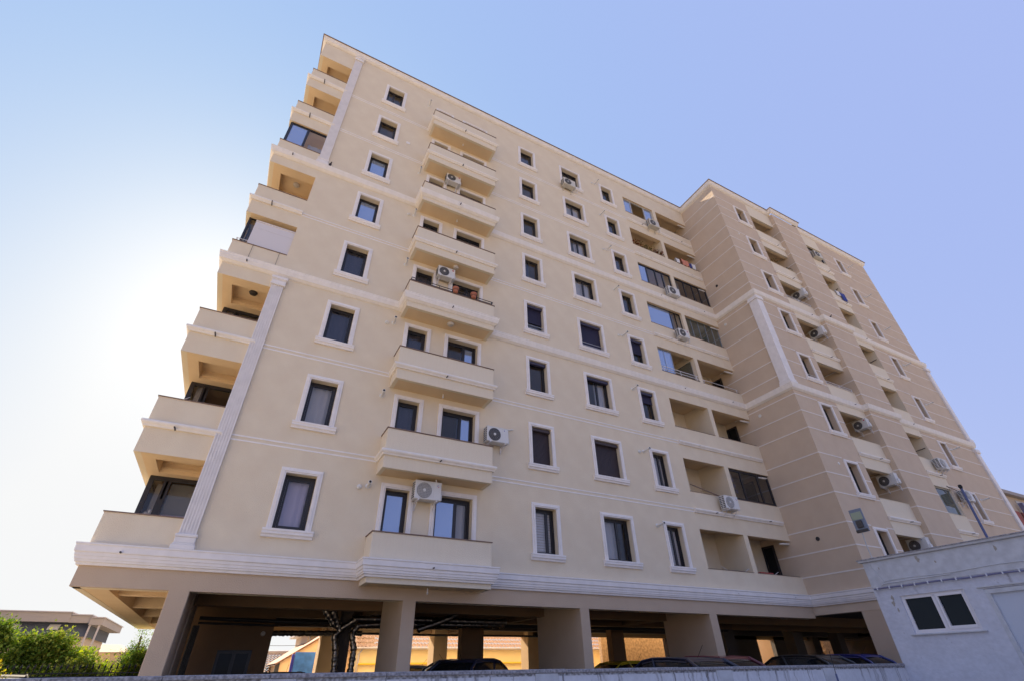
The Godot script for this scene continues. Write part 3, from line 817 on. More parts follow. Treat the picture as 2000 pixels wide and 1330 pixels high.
func build_corner() -> void:
	var X := Vector3.RIGHT
	# open corner balconies at the left end
	for f in 8:
		var b := P * f
		var n := part("corner_balcony", B)
		var mb := MB.new()
		# coffered ceiling: edge beams under the slab
		mb.box(Vector3(0.801, 6.13 + b, -0.42), Vector3(2.4, 6.49 + b, -0.002))
		mb.box(Vector3(0.801, 6.13 + b, -3.0), Vector3(1.08, 6.49 + b, -0.42))
		mb.box(Vector3(1.08, 6.13 + b, -1.9), Vector3(2.4, 6.49 + b, -1.5))
		mb.box(Vector3(1.08, 6.22 + b, -1.5), Vector3(2.4, 6.29 + b, -1.46))
		mb.box(Vector3(2.3, 6.13 + b, -1.5), Vector3(2.42, 6.49 + b, -0.42))
		obj("ceiling_beam", mb, M.soffit_bounce_tint, n)
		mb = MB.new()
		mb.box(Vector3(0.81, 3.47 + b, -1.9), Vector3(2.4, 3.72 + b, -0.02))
		obj("floor_slab", mb, M.soffit_bounce_tint, n)
		mb = MB.new()
		mb.box(Vector3(0.625, 4.692 + b, -0.16), Vector3(2.33, 4.712 + b, 0.025))
		mb.box(Vector3(0.625, 4.692 + b, -1.9), Vector3(0.82, 4.712 + b, -0.16))
		obj("coping", mb, M.cap, n)
		if f not in [0, 3, 5]:
			moulding("ledge", LEDGE, [Vector2(0.65, -12.5), Vector2(0.65, 0), Vector2(2.34, 0)], 4.0 + b, M.cornice, n)
		# end wall of the balcony
		mb = MB.new()
		mb.wall(Vector3(2.345, 0, 0), Vector3(0, 0, 1), Vector3.LEFT, -1.9, -0.15, 3.7 + b, 6.14 + b, [])
		obj("end_wall", mb, M.cream, n)
		mb = MB.new()
		mb.tube([Vector3(1.3, 3.85 + b, 0.0), Vector3(1.3, 3.84 + b, 0.24)], 0.02, 8)
		obj("drain_spout", mb, M.dark_metal, n)
		var top := 6.13 + b; var low := 3.72 + b
		if f == 5:
			var O := Vector3(0, 0, -0.1)
			glazing(n, O, Vector3.RIGHT, Vector3.BACK, Rect2(0.74, 4.71 + b, 1.6, 1.42), [1.46], 0.09, "frame", [0, 1], "pane", 0)
			glazing(n, Vector3(0.75, 0, 0), Vector3(0, 0, -1), Vector3.LEFT, Rect2(0.1, 4.71 + b, 1.7, 1.42), [], 0.08, "frame", [0], "pane")
			mb = MB.new()
			curtain_shape(mb, Vector3(0, 0, -0.32), Vector3.RIGHT, Vector3.BACK, 0.85, 1.4, 4.2 + b, top, 0.03)
			curtain_shape(mb, Vector3(0, 0, -0.4), Vector3.RIGHT, Vector3.BACK, 1.6, 2.2, 4.2 + b, 5.5 + b, 0.03)
			obj("curtain", mb, M.curtain, n)
			mb = MB.new()
			mb.wall(Vector3(0, 0, -1.84), Vector3.RIGHT, Vector3.BACK, 0.88, 2.4, low, top, [])
			obj("end_wall", mb, M.room, n)
			continue
		if f in [0, 1, 2]:
			var O := Vector3(0, 0, -1.84)
			glazing(n, O, Vector3.RIGHT, Vector3.BACK, Rect2(0.88, low, 1.47, top - low), [1.28, 1.34], 0.11, "frame", [0, 2], "pane")
			glazing(n, Vector3(0.89, 0, 0), Vector3(0, 0, -1), Vector3.LEFT, Rect2(1.86, low, 1.9, top - low), [], 0.1, "frame", [0], "pane")
			mb = MB.new()
			if f == 0:
				mb.box(Vector3(1.36, low + 0.2, -2.3), Vector3(2.4, 5.22, -2.06), 0.07)
				obj("sofa_back", mb, M.curtain_lilac, n)
				mb = MB.new()
				mb.box(Vector3(1.36, 5.24, -2.36), Vector3(2.4, 6.1, -2.33))
				obj("interior_wall", mb, M.curtain_grey, n)
				mb = MB.new()
				mb.box(Vector3(1.0, low, -2.5), Vector3(1.3, 6.1, -2.47))
				obj("interior_wall", mb, M.cloth_white, n)
				mb = MB.new()
				for q in [[1.07, 5.15], [1.12, 4.85], [1.02, 4.92], [1.16, 5.22]]:
					mb.lathe([Vector2(0, -0.07), Vector2(0.05, -0.04), Vector2(0.06, 0.02), Vector2(0.03, 0.06), Vector2(0, 0.07)], Vector3(q[0], q[1], -1.98), Vector3.UP, 10)
				mb.box(Vector3(0.98, 5.0, -2.08), Vector3(1.24, 5.02, -1.9))
				mb.box(Vector3(0.98, 4.75, -2.08), Vector3(1.24, 4.77, -1.9))
				obj("ornament_shelf", mb, M.cloth_white, n)
			else:
				curtain_shape(mb, Vector3(0, 0, -2.05), Vector3.RIGHT, Vector3.BACK, 1.05, 1.25, low, top, 0.04)
				obj("curtain", mb, M.curtain, n)
			if f == 1:
				mb = MB.new()
				mb.tube([Vector3(0.72, 4.86 + b, -1.7), Vector3(0.72, 4.86 + b, -0.9), Vector3(1.3, 4.86 + b, -0.12)], 0.008, 5)
				obj("clothes_line", mb, M.rail_white, n)
		else:
			mb = MB.new()
			mb.wall(Vector3(0, 0, -1.84), Vector3.RIGHT, Vector3.BACK, 0.88, 2.4, low, top, [])
			obj("back_wall", mb, M.cream, n)
			door_in(n, Vector3(0, 0, -1.835), Vector3.RIGHT, Vector3.BACK, Rect2(1.15, low, 0.95, 2.15), "frame")
		if f in [2, 4]:
			mb = MB.new()
			var at := Vector3(1.67, 6.5 + b - P + P * 0.0, -0.95)
			at.y = 6.44 + b
			mb.lathe([Vector2(0.12, 0.0), Vector2(0.135, -0.04), Vector2(0.11, -0.09), Vector2(0, -0.12)], at, Vector3.UP, 18)
			obj("ceiling_lamp", mb, M.dark_metal if f == 2 else M.lamp_glass, n)
		if f == 3:
			mb = MB.new()
			mb.box(Vector3(1.05, 4.70 + b, -0.06), Vector3(2.335, 5.88 + b, -0.05))
			mb.tube([Vector3(1.05, 5.88 + b, -0.055), Vector3(2.335, 5.88 + b, -0.055)], 0.035, 10)
			mb.box(Vector3(1.05, 5.55 + b, -0.05), Vector3(2.335, 5.57 + b, -0.046))
			obj("roller_blind", mb, M.blind, n)
			glazing(n, Vector3(0, 0, -0.3), X, Vector3.BACK, Rect2(0.82, 4.71 + b, 0.3, 1.42), [], 0.03, "frame", [0], "dark_pane")
			mb = MB.new()
			for xx in [1.27, 2.1]: mb.tube([Vector3(xx, 4.72 + b, 0.03), Vector3(xx, 4.02 + b, 0.03)], 0.006, 5)
			obj("blind_cord", mb, M.dark_metal, n)
			glazing(n, Vector3(0.80, 0, 0), Vector3(0, 0, -1), Vector3.LEFT, Rect2(0.25, 4.71 + b, 1.5, 1.42), [0.9], 0.06, "frame", [0, 1], "dark_pane")
			mb = MB.new()
			mb.tube([Vector3(0.7, 4.90 + b, -0.1), Vector3(1.1, 4.90 + b, -0.1)], 0.012, 6)
			mb.tube([Vector3(0.72, 4.71 + b, -0.1), Vector3(0.72, 4.90 + b, -0.1), Vector3(0.72, 4.90 + b, -1.2)], 0.012, 6)
			obj("railing", mb, M.rail_white, n)

func build_loggias() -> void:
	var X := Vector3.RIGHT; var ZF := Vector3.BACK
	for f in 8:
		var b := P * f
		var n := part("loggia", B)
		var mb := MB.new()
		var low := 3.7 + b; var top := 6.5 + b
		mb.wall(Vector3(0, 0, -1.5), X, ZF, 19.53, XW, low, top, [])
		obj("back_wall", mb, M.cream, n)
		mb = MB.new()
		mb.wall(Vector3(19.53, 0, 0), Vector3(0, 0, -1), X, 0.0, 1.5, low, top, [])
		obj("side_wall", mb, M.cream, n)
		mb = MB.new()
		mb.box(Vector3(22.04, low, -1.5), Vector3(22.30, top, -0.003))
		obj("side_wall", mb, M.cream, n)
		mb = MB.new()
		mb.box(Vector3(19.5, 6.14 + b, -0.25), Vector3(22.04, 6.48 + b, -0.004))
		mb.box(Vector3(22.30, 6.14 + b, -0.25), Vector3(XW - 0.002, 6.48 + b, -0.004))
		obj("lintel", mb, M.soffit_bounce_tint, n)
		mb = MB.new()
		mb.box(Vector3(19.5, 4.692 + b, -0.17), Vector3(22.06, 4.706 + b, 0.02))
		mb.box(Vector3(22.28, 4.692 + b, -0.17), Vector3(24.9, 4.706 + b, 0.02))
		obj("coping", mb, M.cap, n)
		door_in(n, Vector3(0, 0, -1.495), X, ZF, Rect2(20.0, low, 0.9, 2.2), "frame")
		door_in(n, Vector3(XW - 0.005, 0, 0), Vector3(0, 0, 1), Vector3.LEFT, Rect2(-1.48, low, 0.62, 2.45), "frame")
		if f not in [0, 3, 5]: moulding("ledge", LEDGE, [Vector2(19.46, 0), Vector2(24.87, 0)], 3.98 + b, M.cornice, n)
		mb = MB.new()
		mb.tube([Vector3(XW, 6.05 + b, -0.12), Vector3(24.62, 6.02 + b, -0.1)], 0.05, 10)
		mb.tube([Vector3(24.64, 6.02 + b, -0.1), Vector3(24.4, 6.0 + b, -0.09)], 0.036, 10)
		obj("flue_pipe", mb, M.pvc, n)
		for xx in [20.6, 23.9]:
			mb = MB.new()
			mb.tube([Vector3(xx, 3.9 + b, -0.01), Vector3(xx + 0.03, 3.89 + b, 0.2)], 0.016, 6)
			obj("drain_spout", mb, M.dark_metal if f % 2 else M.pvc, n)
		var yb := 4.706 + b; var h := 1.43
		match f:
			7:
				glazing(n, Vector3(0, 0, -0.13), X, ZF, Rect2(19.54, yb, 2.49, h), [20.2, 21.32], 0.07, "frame_grey", [0, 2], "mirror_pane")
			5:
				glazing(n, Vector3(0, 0, -0.1), X, ZF, Rect2(19.54, yb, 2.49, h), [20.18, 20.85, 21.4], 0.08, "frame", [0, 1, 2, 3], "pane", 0)
				glazing(n, Vector3(0, 0, -0.1), X, ZF, Rect2(22.31, yb, 2.72, h), [23.1, 23.8, 24.36], 0.09, "frame", [0, 1, 2, 3], "dark_pane")
				mb = MB.new()
				curtain_shape(mb, Vector3(0, 0, -0.35), X, ZF, 22.4, 23.0, yb - 0.3, yb + h, 0.03)
				curtain_shape(mb, Vector3(0, 0, -0.35), X, ZF, 19.6, 20.1, yb - 0.3, yb + h, 0.03)
				obj("curtain", mb, M.curtain, n)
			4:
				glazing(n, Vector3(0, 0, -0.16), X, ZF, Rect2(19.54, yb, 2.49, h), [21.28, 21.65], 0.025, "frame", [0, 1, 2], "pane", 0)
				glazing(n, Vector3(0, 0, -0.16), X, ZF, Rect2(22.31, yb, 2.72, h), [22.85, 23.4, 23.95, 24.5], 0.02, "steel", [0, 1, 2, 3, 4], "green_pane")
				mb = MB.new()
				mb.box(Vector3(19.6, yb - 0.2, -0.55), Vector3(21.2, yb + 1.25, -0.52))
				obj("roller_blind", mb, M.curtain_lilac, n)
			3:
				glazing(n, Vector3(0, 0, -0.12), X, ZF, Rect2(19.54, yb, 0.97, h), [20.02], 0.02, "steel", [0, 1], "mirror_pane")
				mb = MB.new()
				mb.box(Vector3(19.7, yb - 0.2, -0.4), Vector3(20.45, yb + 1.2, -0.38))
				obj("roller_blind", mb, M.curtain_lilac, n)
				glazing(n, Vector3(22.0, 0, 0), Vector3(0, 0, -1), Vector3.LEFT, Rect2(0.2, yb - 0.4, 1.1, h + 0.3), [], 0.02, "steel", [0], "green_pane")
				mb = MB.new()
				for yy in [0.14, 0.3]:
					mb.tube([Vector3(19.56, yb + yy, -0.03), Vector3(22.02, yb + yy, -0.03)], 0.018, 6)
					if yy > 0.2: mb.tube([Vector3(22.32, yb + 0.2, -0.03), Vector3(24.88, yb + 0.2, -0.03)], 0.016, 6)
				for xx in [19.7, 20.82, 21.9]: mb.tube([Vector3(xx, yb - 0.02, -0.03), Vector3(xx, yb + 0.31, -0.03)], 0.016, 6)
				for xx in [22.4, 24.8]: mb.tube([Vector3(xx, yb - 0.02, -0.03), Vector3(xx, yb + 0.2, -0.03)], 0.016, 6)
				obj("railing", mb, M.rail_white, n)
			1:
				glazing(n, Vector3(0, 0, -0.1), X, ZF, Rect2(22.31, yb, 2.72, h), [23.1, 24.25], 0.1, "frame", [0, 1, 2], "dark_pane")
				mb = MB.new()
				for q in [[22.62, 5.9], [22.66, 5.72], [22.7, 5.45], [22.76, 5.2]]:
					mb.box(Vector3(q[0], q[1] + b - 0.09, -0.3), Vector3(q[0] + 0.14, q[1] + b + 0.07, -0.28))
				obj("wall_picture", mb, M.curtain_lilac, n)
	# wing loggias
	for f in 8:
		var b := P * f
		for q in [[28.4, X2, 0.7], [34.15, 36.02, 0.9]]:
			var n := part("loggia", B)
			var low := 3.7 + b; var top := 6.5 + b
			var mb := MB.new()
			mb.wall(Vector3(0, 0, q[2]), X, ZF, q[0], q[1], low, top, [])
			obj("back_wall", mb, M.cream, n)
			mb = MB.new()
			mb.wall(Vector3(q[0], 0, 0), Vector3(0, 0, 1), X, q[2], ZW, low, top, [])
			if q[0] > 30:
				obj("side_wall", mb, M.parapet, n)
				mb = MB.new()
				mb.wall(Vector3(q[1], 0, 0), Vector3(0, 0, 1), Vector3.LEFT, q[2], ZW, low, top, [])
			obj("side_wall", mb, M.parapet if q[0] > 30 else M.cream, n)
			mb = MB.new()
			mb.box(Vector3(q[0] - 0.02, 6.2 + b, ZW - 0.22), Vector3(q[1] - 0.003, 6.48 + b, ZW - 0.106))
			obj("lintel", mb, M.soffit_bounce_tint, n)
			mb = MB.new()
			mb.box(Vector3(q[0] - 0.02, 4.802 + b, ZW - 0.17), Vector3(q[1], 4.814 + b, ZW + 0.03))
			obj("coping", mb, M.parapet, n)
			if q[0] < 30: door_in(n, Vector3(0, 0, q[2] + 0.005), X, ZF, Rect2(28.6, low, 0.95, 2.3), "frame_grey")
			else: door_in(n, Vector3(0, 0, q[2] + 0.005), X, ZF, Rect2(34.3, low, 0.8, 2.2), "frame_grey")
			if f not in [0, 3, 5]: moulding("ledge", LEDGE, [Vector2(q[0] - 0.02, ZW + 0.012), Vector2(q[1] + 0.06, ZW + 0.012)] if q[0] > 30 else [Vector2(28.36, ZW + 0.012), Vector2(X2, ZW + 0.012)], 3.99 + b, M.cornice, n)
			mb = MB.new()
			mb.tube([Vector3((q[0] + q[1]) / 2 + 0.3, 3.9 + b, ZW), Vector3((q[0] + q[1]) / 2 + 0.34, 3.88 + b, ZW + 0.22)], 0.016, 6)
			obj("drain_spout", mb, M.dark_metal, n)
			if q[0] < 30 and f in [3, 5]:
				mb = MB.new()
				for yy in [0.1, 0.22]: mb.tube([Vector3(28.42, 4.81 + b + yy, ZW - 0.03), Vector3(30.78, 4.81 + b + yy, ZW - 0.03)], 0.016, 6)
				for xx in [28.5, 29.6, 30.7]: mb.tube([Vector3(xx, 4.8 + b, ZW - 0.03), Vector3(xx, 5.03 + b, ZW - 0.03)], 0.016, 6)
				obj("railing", mb, M.rail_white, n)
			if q[0] > 30 and f == 1:
				glazing(n, Vector3(0, 0, ZW - 0.12), X, ZF, Rect2(34.16, 4.82 + b, 1.85, 1.39), [], 0.06, "frame_grey", [0], "green_pane")
			if q[0] > 30 and f == 7:
				glazing(n, Vector3(0, 0, ZW - 0.12), X, ZF, Rect2(34.16, 4.82 + b, 1.85, 1.39), [35.3], 0.06, "frame", [0, 1], "pane")
			if q[0] > 30 and f in [2, 4, 6]:
				mb = MB.new()
				mb.tube([Vector3(35.98, 5.55 + b, 1.2), Vector3(35.98, 5.6 + b, ZW - 0.1)], 0.02, 6)
				obj("clothes_rail", mb, M.dark_metal, n)

func fluted(n: Node3D, O: Vector3, U: Vector3, N: Vector3, u0: float, u1: float, y0: float, y1: float, flutes: int) -> void:
	# shaft with real grooves, base and capital
	var mb := MB.new()
	var hb := 0.34
	var w := u1 - u0
	var f := func(u: float, y: float, d: float) -> Vector3: return O + U * u + Vector3(0, y, 0) + N * d
	var us := []
	var pitch := w / (flutes * 2 + 1)
	for i in flutes * 2 + 1:
		var d := 0.10 if i % 2 == 0 else 0.072
		us.append([u0 + pitch * i, d]); us.append([u0 + pitch * (i + 1), d])
	var ya := y0 + hb; var yb := y1 - hb
	for i in us.size() - 1:
		var a: Array = us[i]; var c: Array = us[i + 1]
		var m := N
		if absf(a[0] - c[0]) < 1e-5: m = U if a[1] > c[1] else -U
		mb.quad(f.call(a[0], ya, a[1]), f.call(c[0], ya, c[1]), f.call(c[0], yb, c[1]), f.call(a[0], yb, a[1]), m)
	mb.quad(f.call(u0, ya, 0), f.call(u0, ya, 0.1), f.call(u0, yb, 0.1), f.call(u0, yb, 0), -U)
	mb.quad(f.call(u1, ya, 0), f.call(u1, ya, 0.1), f.call(u1, yb, 0.1), f.call(u1, yb, 0), U)
	obj("shaft", mb, M.pil, n)
	for e in [[y0, 1.0, "plinth"], [y1, -1.0, "capital"]]:
		mb = MB.new()
		var prof := [[0.0, 0.10, 0.07], [0.10, 0.14, 0.05], [0.14, 0.27, 0.035], [0.27, 0.34, 0.05]]
		for q in prof:
			var p0: Vector3 = f.call(u0 - q[2], e[0] + e[1] * q[0], -0.01); var p1: Vector3 = f.call(u1 + q[2], e[0] + e[1] * q[1], 0.10 + q[2])
			mb.box(p0, p1, 0.012)
		obj(e[2], mb, M.pil, n)

func build_pilasters() -> void:
	var X := Vector3.RIGHT; var ZF := Vector3.BACK
	for y in [[4.0, 12.44], [18.75, 28.0]]:
		var n := part("pilaster", B)
		fluted(n, Vector3.ZERO, X, ZF, 2.21, 2.57, y[0], y[1], 5)
	var c := part("corner_pilaster", B)
	var mb := MB.new()
	mb.box(Vector3(XW - 0.09, 13.1, ZW - 0.42), Vector3(XW + 0.4, 18.1, ZW + 0.09), 0.01)
	obj("shaft", mb, M.pil, c)
	for e in [[12.85, 13.1, "plinth"], [18.1, 18.35, "capital"]]:
		mb = MB.new()
		mb.box(Vector3(XW - 0.14, e[0], ZW - 0.47), Vector3(XW + 0.45, (e[0] + e[1]) / 2, ZW + 0.14), 0.015)
		mb.box(Vector3(XW - 0.12, (e[0] + e[1]) / 2, ZW - 0.45), Vector3(XW + 0.43, e[1], ZW + 0.12), 0.015)
		obj(e[2], mb, M.pil, c)
	for y in [[4.0, 12.43], [12.85, 18.33]]:
		var n := part("corner_pilaster", B)
		mb = MB.new()
		mb.box(Vector3(42.02, y[0] + 0.25, ZW - 0.4), Vector3(42.42, y[1] - 0.25, ZW + 0.1), 0.01)
		obj("shaft", mb, M.pil, n)
		for e in [[y[0], y[0] + 0.25, "plinth"], [y[1] - 0.25, y[1], "capital"]]:
			mb = MB.new()
			mb.box(Vector3(41.96, e[0], ZW - 0.45), Vector3(42.5, e[1], ZW + 0.16), 0.02)
			obj(e[2], mb, M.pil, n)

func build_fittings() -> void:
	# boiler flues beside the windows: a wall rosette, an elbow and the open pipe end
	for q in [[6.36, 0], [6.33, 1], [6.33, 2], [6.42, 3], [6.45, 4], [6.38, 5], [6.33, 7]]:
		flue(Vector3(q[0], 6.04 + P * q[1], 0.0), q[1] % 2 == 0, -1.0)
	for f in 8: flue(Vector3(17.3, 6.04 + P * f, 0.0), f % 2 == 1, 1.0)
	for q in [[39.0, 1], [39.05, 2], [39.1, 3], [39.3, 4], [39.4, 5], [39.4, 6], [39.3, 7]]: flue(Vector3(q[0], 6.0 + P * q[1], ZW), q[1] % 2 == 0, 1.0)
	for q in [[20.63, 0.75, true], [17.88, 0.46, false], [12.0, 0.62, false], [6.0, 1.26, true]]:
		var mb := MB.new()
		mb.lathe([Vector2(0.085, 0.0), Vector2(0.085, 0.02), Vector2(0.06, 0.025), Vector2(0.06, 0.005), Vector2(0, 0.005)], Vector3(XW, q[0], q[1]), Vector3.LEFT, 16)
		obj("vent_hole", mb, M.dark_metal if q[2] else M.pvc, B)
	for q in [[26.3, 9.02], [26.1, 23.9]]:
		var mb := MB.new()
		mb.lathe([Vector2(0.07, 0.0), Vector2(0.07, 0.02), Vector2(0.05, 0.03), Vector2(0, 0.012)], Vector3(q[0], q[1], ZW), Vector3.BACK, 14)
		obj("vent_hole", mb, M.pvc, B)
	# square wall vent between the balconies and the second window from the left
	var vm := MB.new()
	vm.box(Vector3(5.52, 22.62, 0.0), Vector3(5.70, 22.80, 0.03), 0.008)
	obj("vent_cover", vm, M.trim, B)

func flue(at: Vector3, twin: bool, side: float) -> void:
	var mb := MB.new()
	mb.lathe([Vector2(0.075, 0.0), Vector2(0.075, 0.015), Vector2(0.045, 0.03), Vector2(0, 0.03)], at, Vector3.BACK, 14)
	mb.tube([at, at + Vector3(0, 0.0, 0.16), at + Vector3(0.02 * side, 0.02, 0.34)], 0.042, 10, false)
	mb.lathe([Vector2(0.036, 0.0), Vector2(0.052, 0.0), Vector2(0.052, 0.05), Vector2(0.036, 0.05), Vector2(0.03, 0.0)], at + Vector3(0.02 * side, 0.02, 0.33), Vector3.BACK, 12)
	if twin:
		mb.lathe([Vector2(0.07, 0.0), Vector2(0.07, 0.03), Vector2(0.05, 0.04), Vector2(0, 0.035)], at + Vector3(-0.24, -0.05, 0), Vector3.BACK, 14)
		mb.tube([at + Vector3(-0.24, -0.05, 0.0), at + Vector3(-0.23, -0.07, 0.1)], 0.03, 8)
	obj("flue_pipe", mb, M.pvc, B)
	mb = MB.new()
	mb.lathe([Vector2(0.04, 0.0), Vector2(0.04, 0.004), Vector2(0, 0.004)], at + Vector3(0.02 * side, 0.02, 0.376), Vector3.BACK, 12)
	obj("flue_mouth_shade", mb, M.black, B)  # black disc painted in for the shade inside the open pipe

func build_undercroft() -> void:
	var mb: MB
	# columns: [x0, x1, z0, z1, y1, material]
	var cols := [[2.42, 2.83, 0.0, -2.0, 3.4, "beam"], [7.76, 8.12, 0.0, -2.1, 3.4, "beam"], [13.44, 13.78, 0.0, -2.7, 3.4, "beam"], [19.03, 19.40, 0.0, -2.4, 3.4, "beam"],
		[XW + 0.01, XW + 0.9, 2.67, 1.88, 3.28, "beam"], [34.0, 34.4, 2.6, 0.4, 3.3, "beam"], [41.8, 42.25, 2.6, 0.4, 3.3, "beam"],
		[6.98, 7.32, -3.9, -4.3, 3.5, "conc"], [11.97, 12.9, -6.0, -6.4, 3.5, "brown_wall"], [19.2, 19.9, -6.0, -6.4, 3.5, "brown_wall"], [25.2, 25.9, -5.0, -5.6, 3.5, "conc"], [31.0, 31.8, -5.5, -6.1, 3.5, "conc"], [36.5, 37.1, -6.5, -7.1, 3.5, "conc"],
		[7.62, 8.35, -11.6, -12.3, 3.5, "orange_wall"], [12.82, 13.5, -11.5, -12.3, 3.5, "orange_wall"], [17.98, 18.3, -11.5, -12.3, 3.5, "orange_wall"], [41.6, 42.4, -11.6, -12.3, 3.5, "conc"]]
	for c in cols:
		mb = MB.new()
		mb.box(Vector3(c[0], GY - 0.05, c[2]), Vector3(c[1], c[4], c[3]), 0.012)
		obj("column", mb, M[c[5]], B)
	# walls under the deck
	mb = MB.new()
	mb.box(Vector3(2.42, GY, -2.0), Vector3(2.86, 3.5, -4.4))
	obj("side_wall", mb, M.beam, B)
	mb = MB.new()
	mb.box(Vector3(2.9, GY, -4.42), Vector3(3.07, 2.82, -4.6), 0.02)
	obj("stone_post", mb, M.stone, B)
	mb = MB.new()
	mb.wall(Vector3(0, 0, -5.0), Vector3.RIGHT, Vector3.BACK, 2.5, 5.12, GY, 3.5, [[3.72, 4.66, GY, 2.24, 0.1, 0.1, 0.0]])
	mb.wall(Vector3(5.12, 0, -5.0), Vector3(0, 0, -1), Vector3.RIGHT, 0.0, 5.0, GY, 3.5, [])
	mb.wall(Vector3(2.5, 0, -5.0), Vector3(0, 0, -1), Vector3.LEFT, 0.0, 5.0, GY, 3.5, [])
	mb.wall(Vector3(0, 0, -10.0), Vector3.RIGHT, Vector3.FORWARD, 2.5, 5.12, GY, 3.5, [])
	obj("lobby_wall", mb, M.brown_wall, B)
	var d := part("lobby_door", B)
	door_in(d, Vector3(0, 0, -5.06), Vector3.RIGHT, Vector3.BACK, Rect2(3.72, GY, 0.94, 1.96), "frame", true)
	mb = MB.new()
	mb.lathe([Vector2(0.0, 0.0), Vector2(0.06, 0.02), Vector2(0.07, 0.1), Vector2(0.05, 0.16), Vector2(0, 0.17)], Vector3(4.84, 2.66, -5.0), Vector3.BACK, 12)
	obj("wall_lamp", mb, M.lamp_glass, B)
	mb = MB.new()
	mb.box(Vector3(18.3, GY, -12.25), Vector3(19.35, 3.5, -12.0))
	obj("back_wall", mb, M.orange_wall, B)
	mb = MB.new()
	mb.box(Vector3(28.0, GY, -12.3), Vector3(36.2, 3.5, -12.0))
	mb.box(Vector3(37.9, GY, -12.3), Vector3(40.9, 3.5, -12.0))
	obj("back_wall", mb, M.conc, B)
	# far-side wall of the wing undercroft
	mb = MB.new()
	mb.box(Vector3(46.5, GY, -12.3), Vector3(46.7, 3.4, 2.5))
	mb.box(Vector3(42.3, 3.1, -12.4), Vector3(46.7, 3.45, 2.6))
	obj("side_wall", mb, M.conc, B)
	# beams under the deck
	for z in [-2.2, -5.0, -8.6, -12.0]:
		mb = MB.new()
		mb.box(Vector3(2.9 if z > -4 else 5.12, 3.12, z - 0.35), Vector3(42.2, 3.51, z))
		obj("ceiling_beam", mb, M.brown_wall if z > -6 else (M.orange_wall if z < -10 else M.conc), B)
	for x in [7.8, 13.5, 19.1]:
		mb = MB.new()
		mb.box(Vector3(x, 3.16, -12.2), Vector3(x + 0.34, 3.505, -0.35))
		obj("ceiling_beam", mb, M.brown_wall, B)
	# overhang left of the first column: coffered soffit
	mb = MB.new()
	mb.box(Vector3(0.655, 3.185, -12.5), Vector3(1.25, 3.52, -0.02))
	mb.box(Vector3(1.25, 3.185, -0.26), Vector3(2.6, 3.52, -0.02))
	for z in [-1.75, -4.6, -7.4, -10.2]: mb.box(Vector3(1.25, 3.24, z - 0.3), Vector3(2.6, 3.52, z))
	obj("soffit_beam", mb, M.soffit_bounce_tint, B)
	# cable tray, drain pipes and foil-wrapped pipes under the deck
	mb = MB.new()
	mb.tube([Vector3(3.0, 3.02, -4.7), Vector3(5.4, 2.98, -4.7), Vector3(12.0, 2.98, -4.6), Vector3(24.8, 3.0, -4.4)], 0.05, 8)
	mb.tube([Vector3(3.0, 2.9, -4.75), Vector3(5.2, 2.87, -4.75)], 0.03, 8)
	obj("drain_pipe", mb, M.iron, B)
	mb = MB.new()
	mb.tube([Vector3(7.6, 3.08, -11.2), Vector3(12.0, 3.05, -11.2), Vector3(19.4, 3.07, -11.2)], 0.045, 8)
	obj("drain_pipe", mb, M.iron, B)
	var runs := [
		[Vector3(6.93, 0.3, -3.55), Vector3(6.93, 1.6, -3.55), Vector3(6.86, 2.2, -3.55), Vector3(6.76, 2.55, -3.55), Vector3(6.95, 2.75, -3.5), Vector3(7.3, 2.98, -3.4)],
		[Vector3(7.42, 0.3, -3.6), Vector3(7.40, 1.2, -3.6), Vector3(7.42, 2.2, -3.6), Vector3(7.28, 2.62, -3.6), Vector3(7.45, 2.84, -3.6), Vector3(8.1, 2.88, -3.6), Vector3(9.4, 2.9, -3.6), Vector3(12.6, 2.95, -3.6)],
		[Vector3(6.45, 3.4, -3.3), Vector3(6.62, 3.1, -3.4), Vector3(6.80, 2.82, -3.5), Vector3(6.9, 2.68, -3.5)],
		[Vector3(6.2, 3.4, -3.45), Vector3(6.5, 3.05, -3.5), Vector3(6.75, 2.8, -3.55)],
		[Vector3(5.3, 2.86, -8.2), Vector3(6.8, 2.88, -8.2), Vector3(8.6, 2.9, -8.2)],
		[Vector3(9.2, 2.72, -3.0), Vector3(9.8, 2.9, -3.0), Vector3(10.3, 3.08, -3.0), Vector3(10.6, 3.3, -3.0)],
		[Vector3(7.2, 3.0, -3.45), Vector3(9.0, 3.02, -3.45), Vector3(12.6, 3.02, -3.5)]]
	for r in runs:
		mb = MB.new()
		foil_pipe(mb, r, 0.09)
		obj("insulated_pipe", mb, M.foil, B)

func foil_pipe(mb: MB, ctrl: Array, r: float) -> void:
	# wrapped tape ridges: radius wobbles along the run
	var cv := Curve3D.new()
	for p in ctrl: cv.add_point(p)
	var total := cv.get_baked_length()
	var k := int(total / 0.045)
	var rows := []
	for i in k + 1:
		var s := total * i / k
		var p := cv.sample_baked(s)
		var t := (cv.sample_baked(minf(s + 0.02, total)) - cv.sample_baked(maxf(s - 0.02, 0.0))).normalized()
		var x := t.cross(Vector3(0.2, 0.15, 0.97)).normalized(); var y := t.cross(x)
		var rr := r * (1.0 + 0.14 * sin(i * 2.1) + 0.08 * sin(i * 0.9))
		var row := []
		for j in 11: row.append(p + (x * cos(TAU * j / 10.0) + y * sin(TAU * j / 10.0)) * rr * (1.0 + 0.05 * sin(j * 3.0 + i * 1.7)))
		rows.append(row)
	mb.grid(rows)

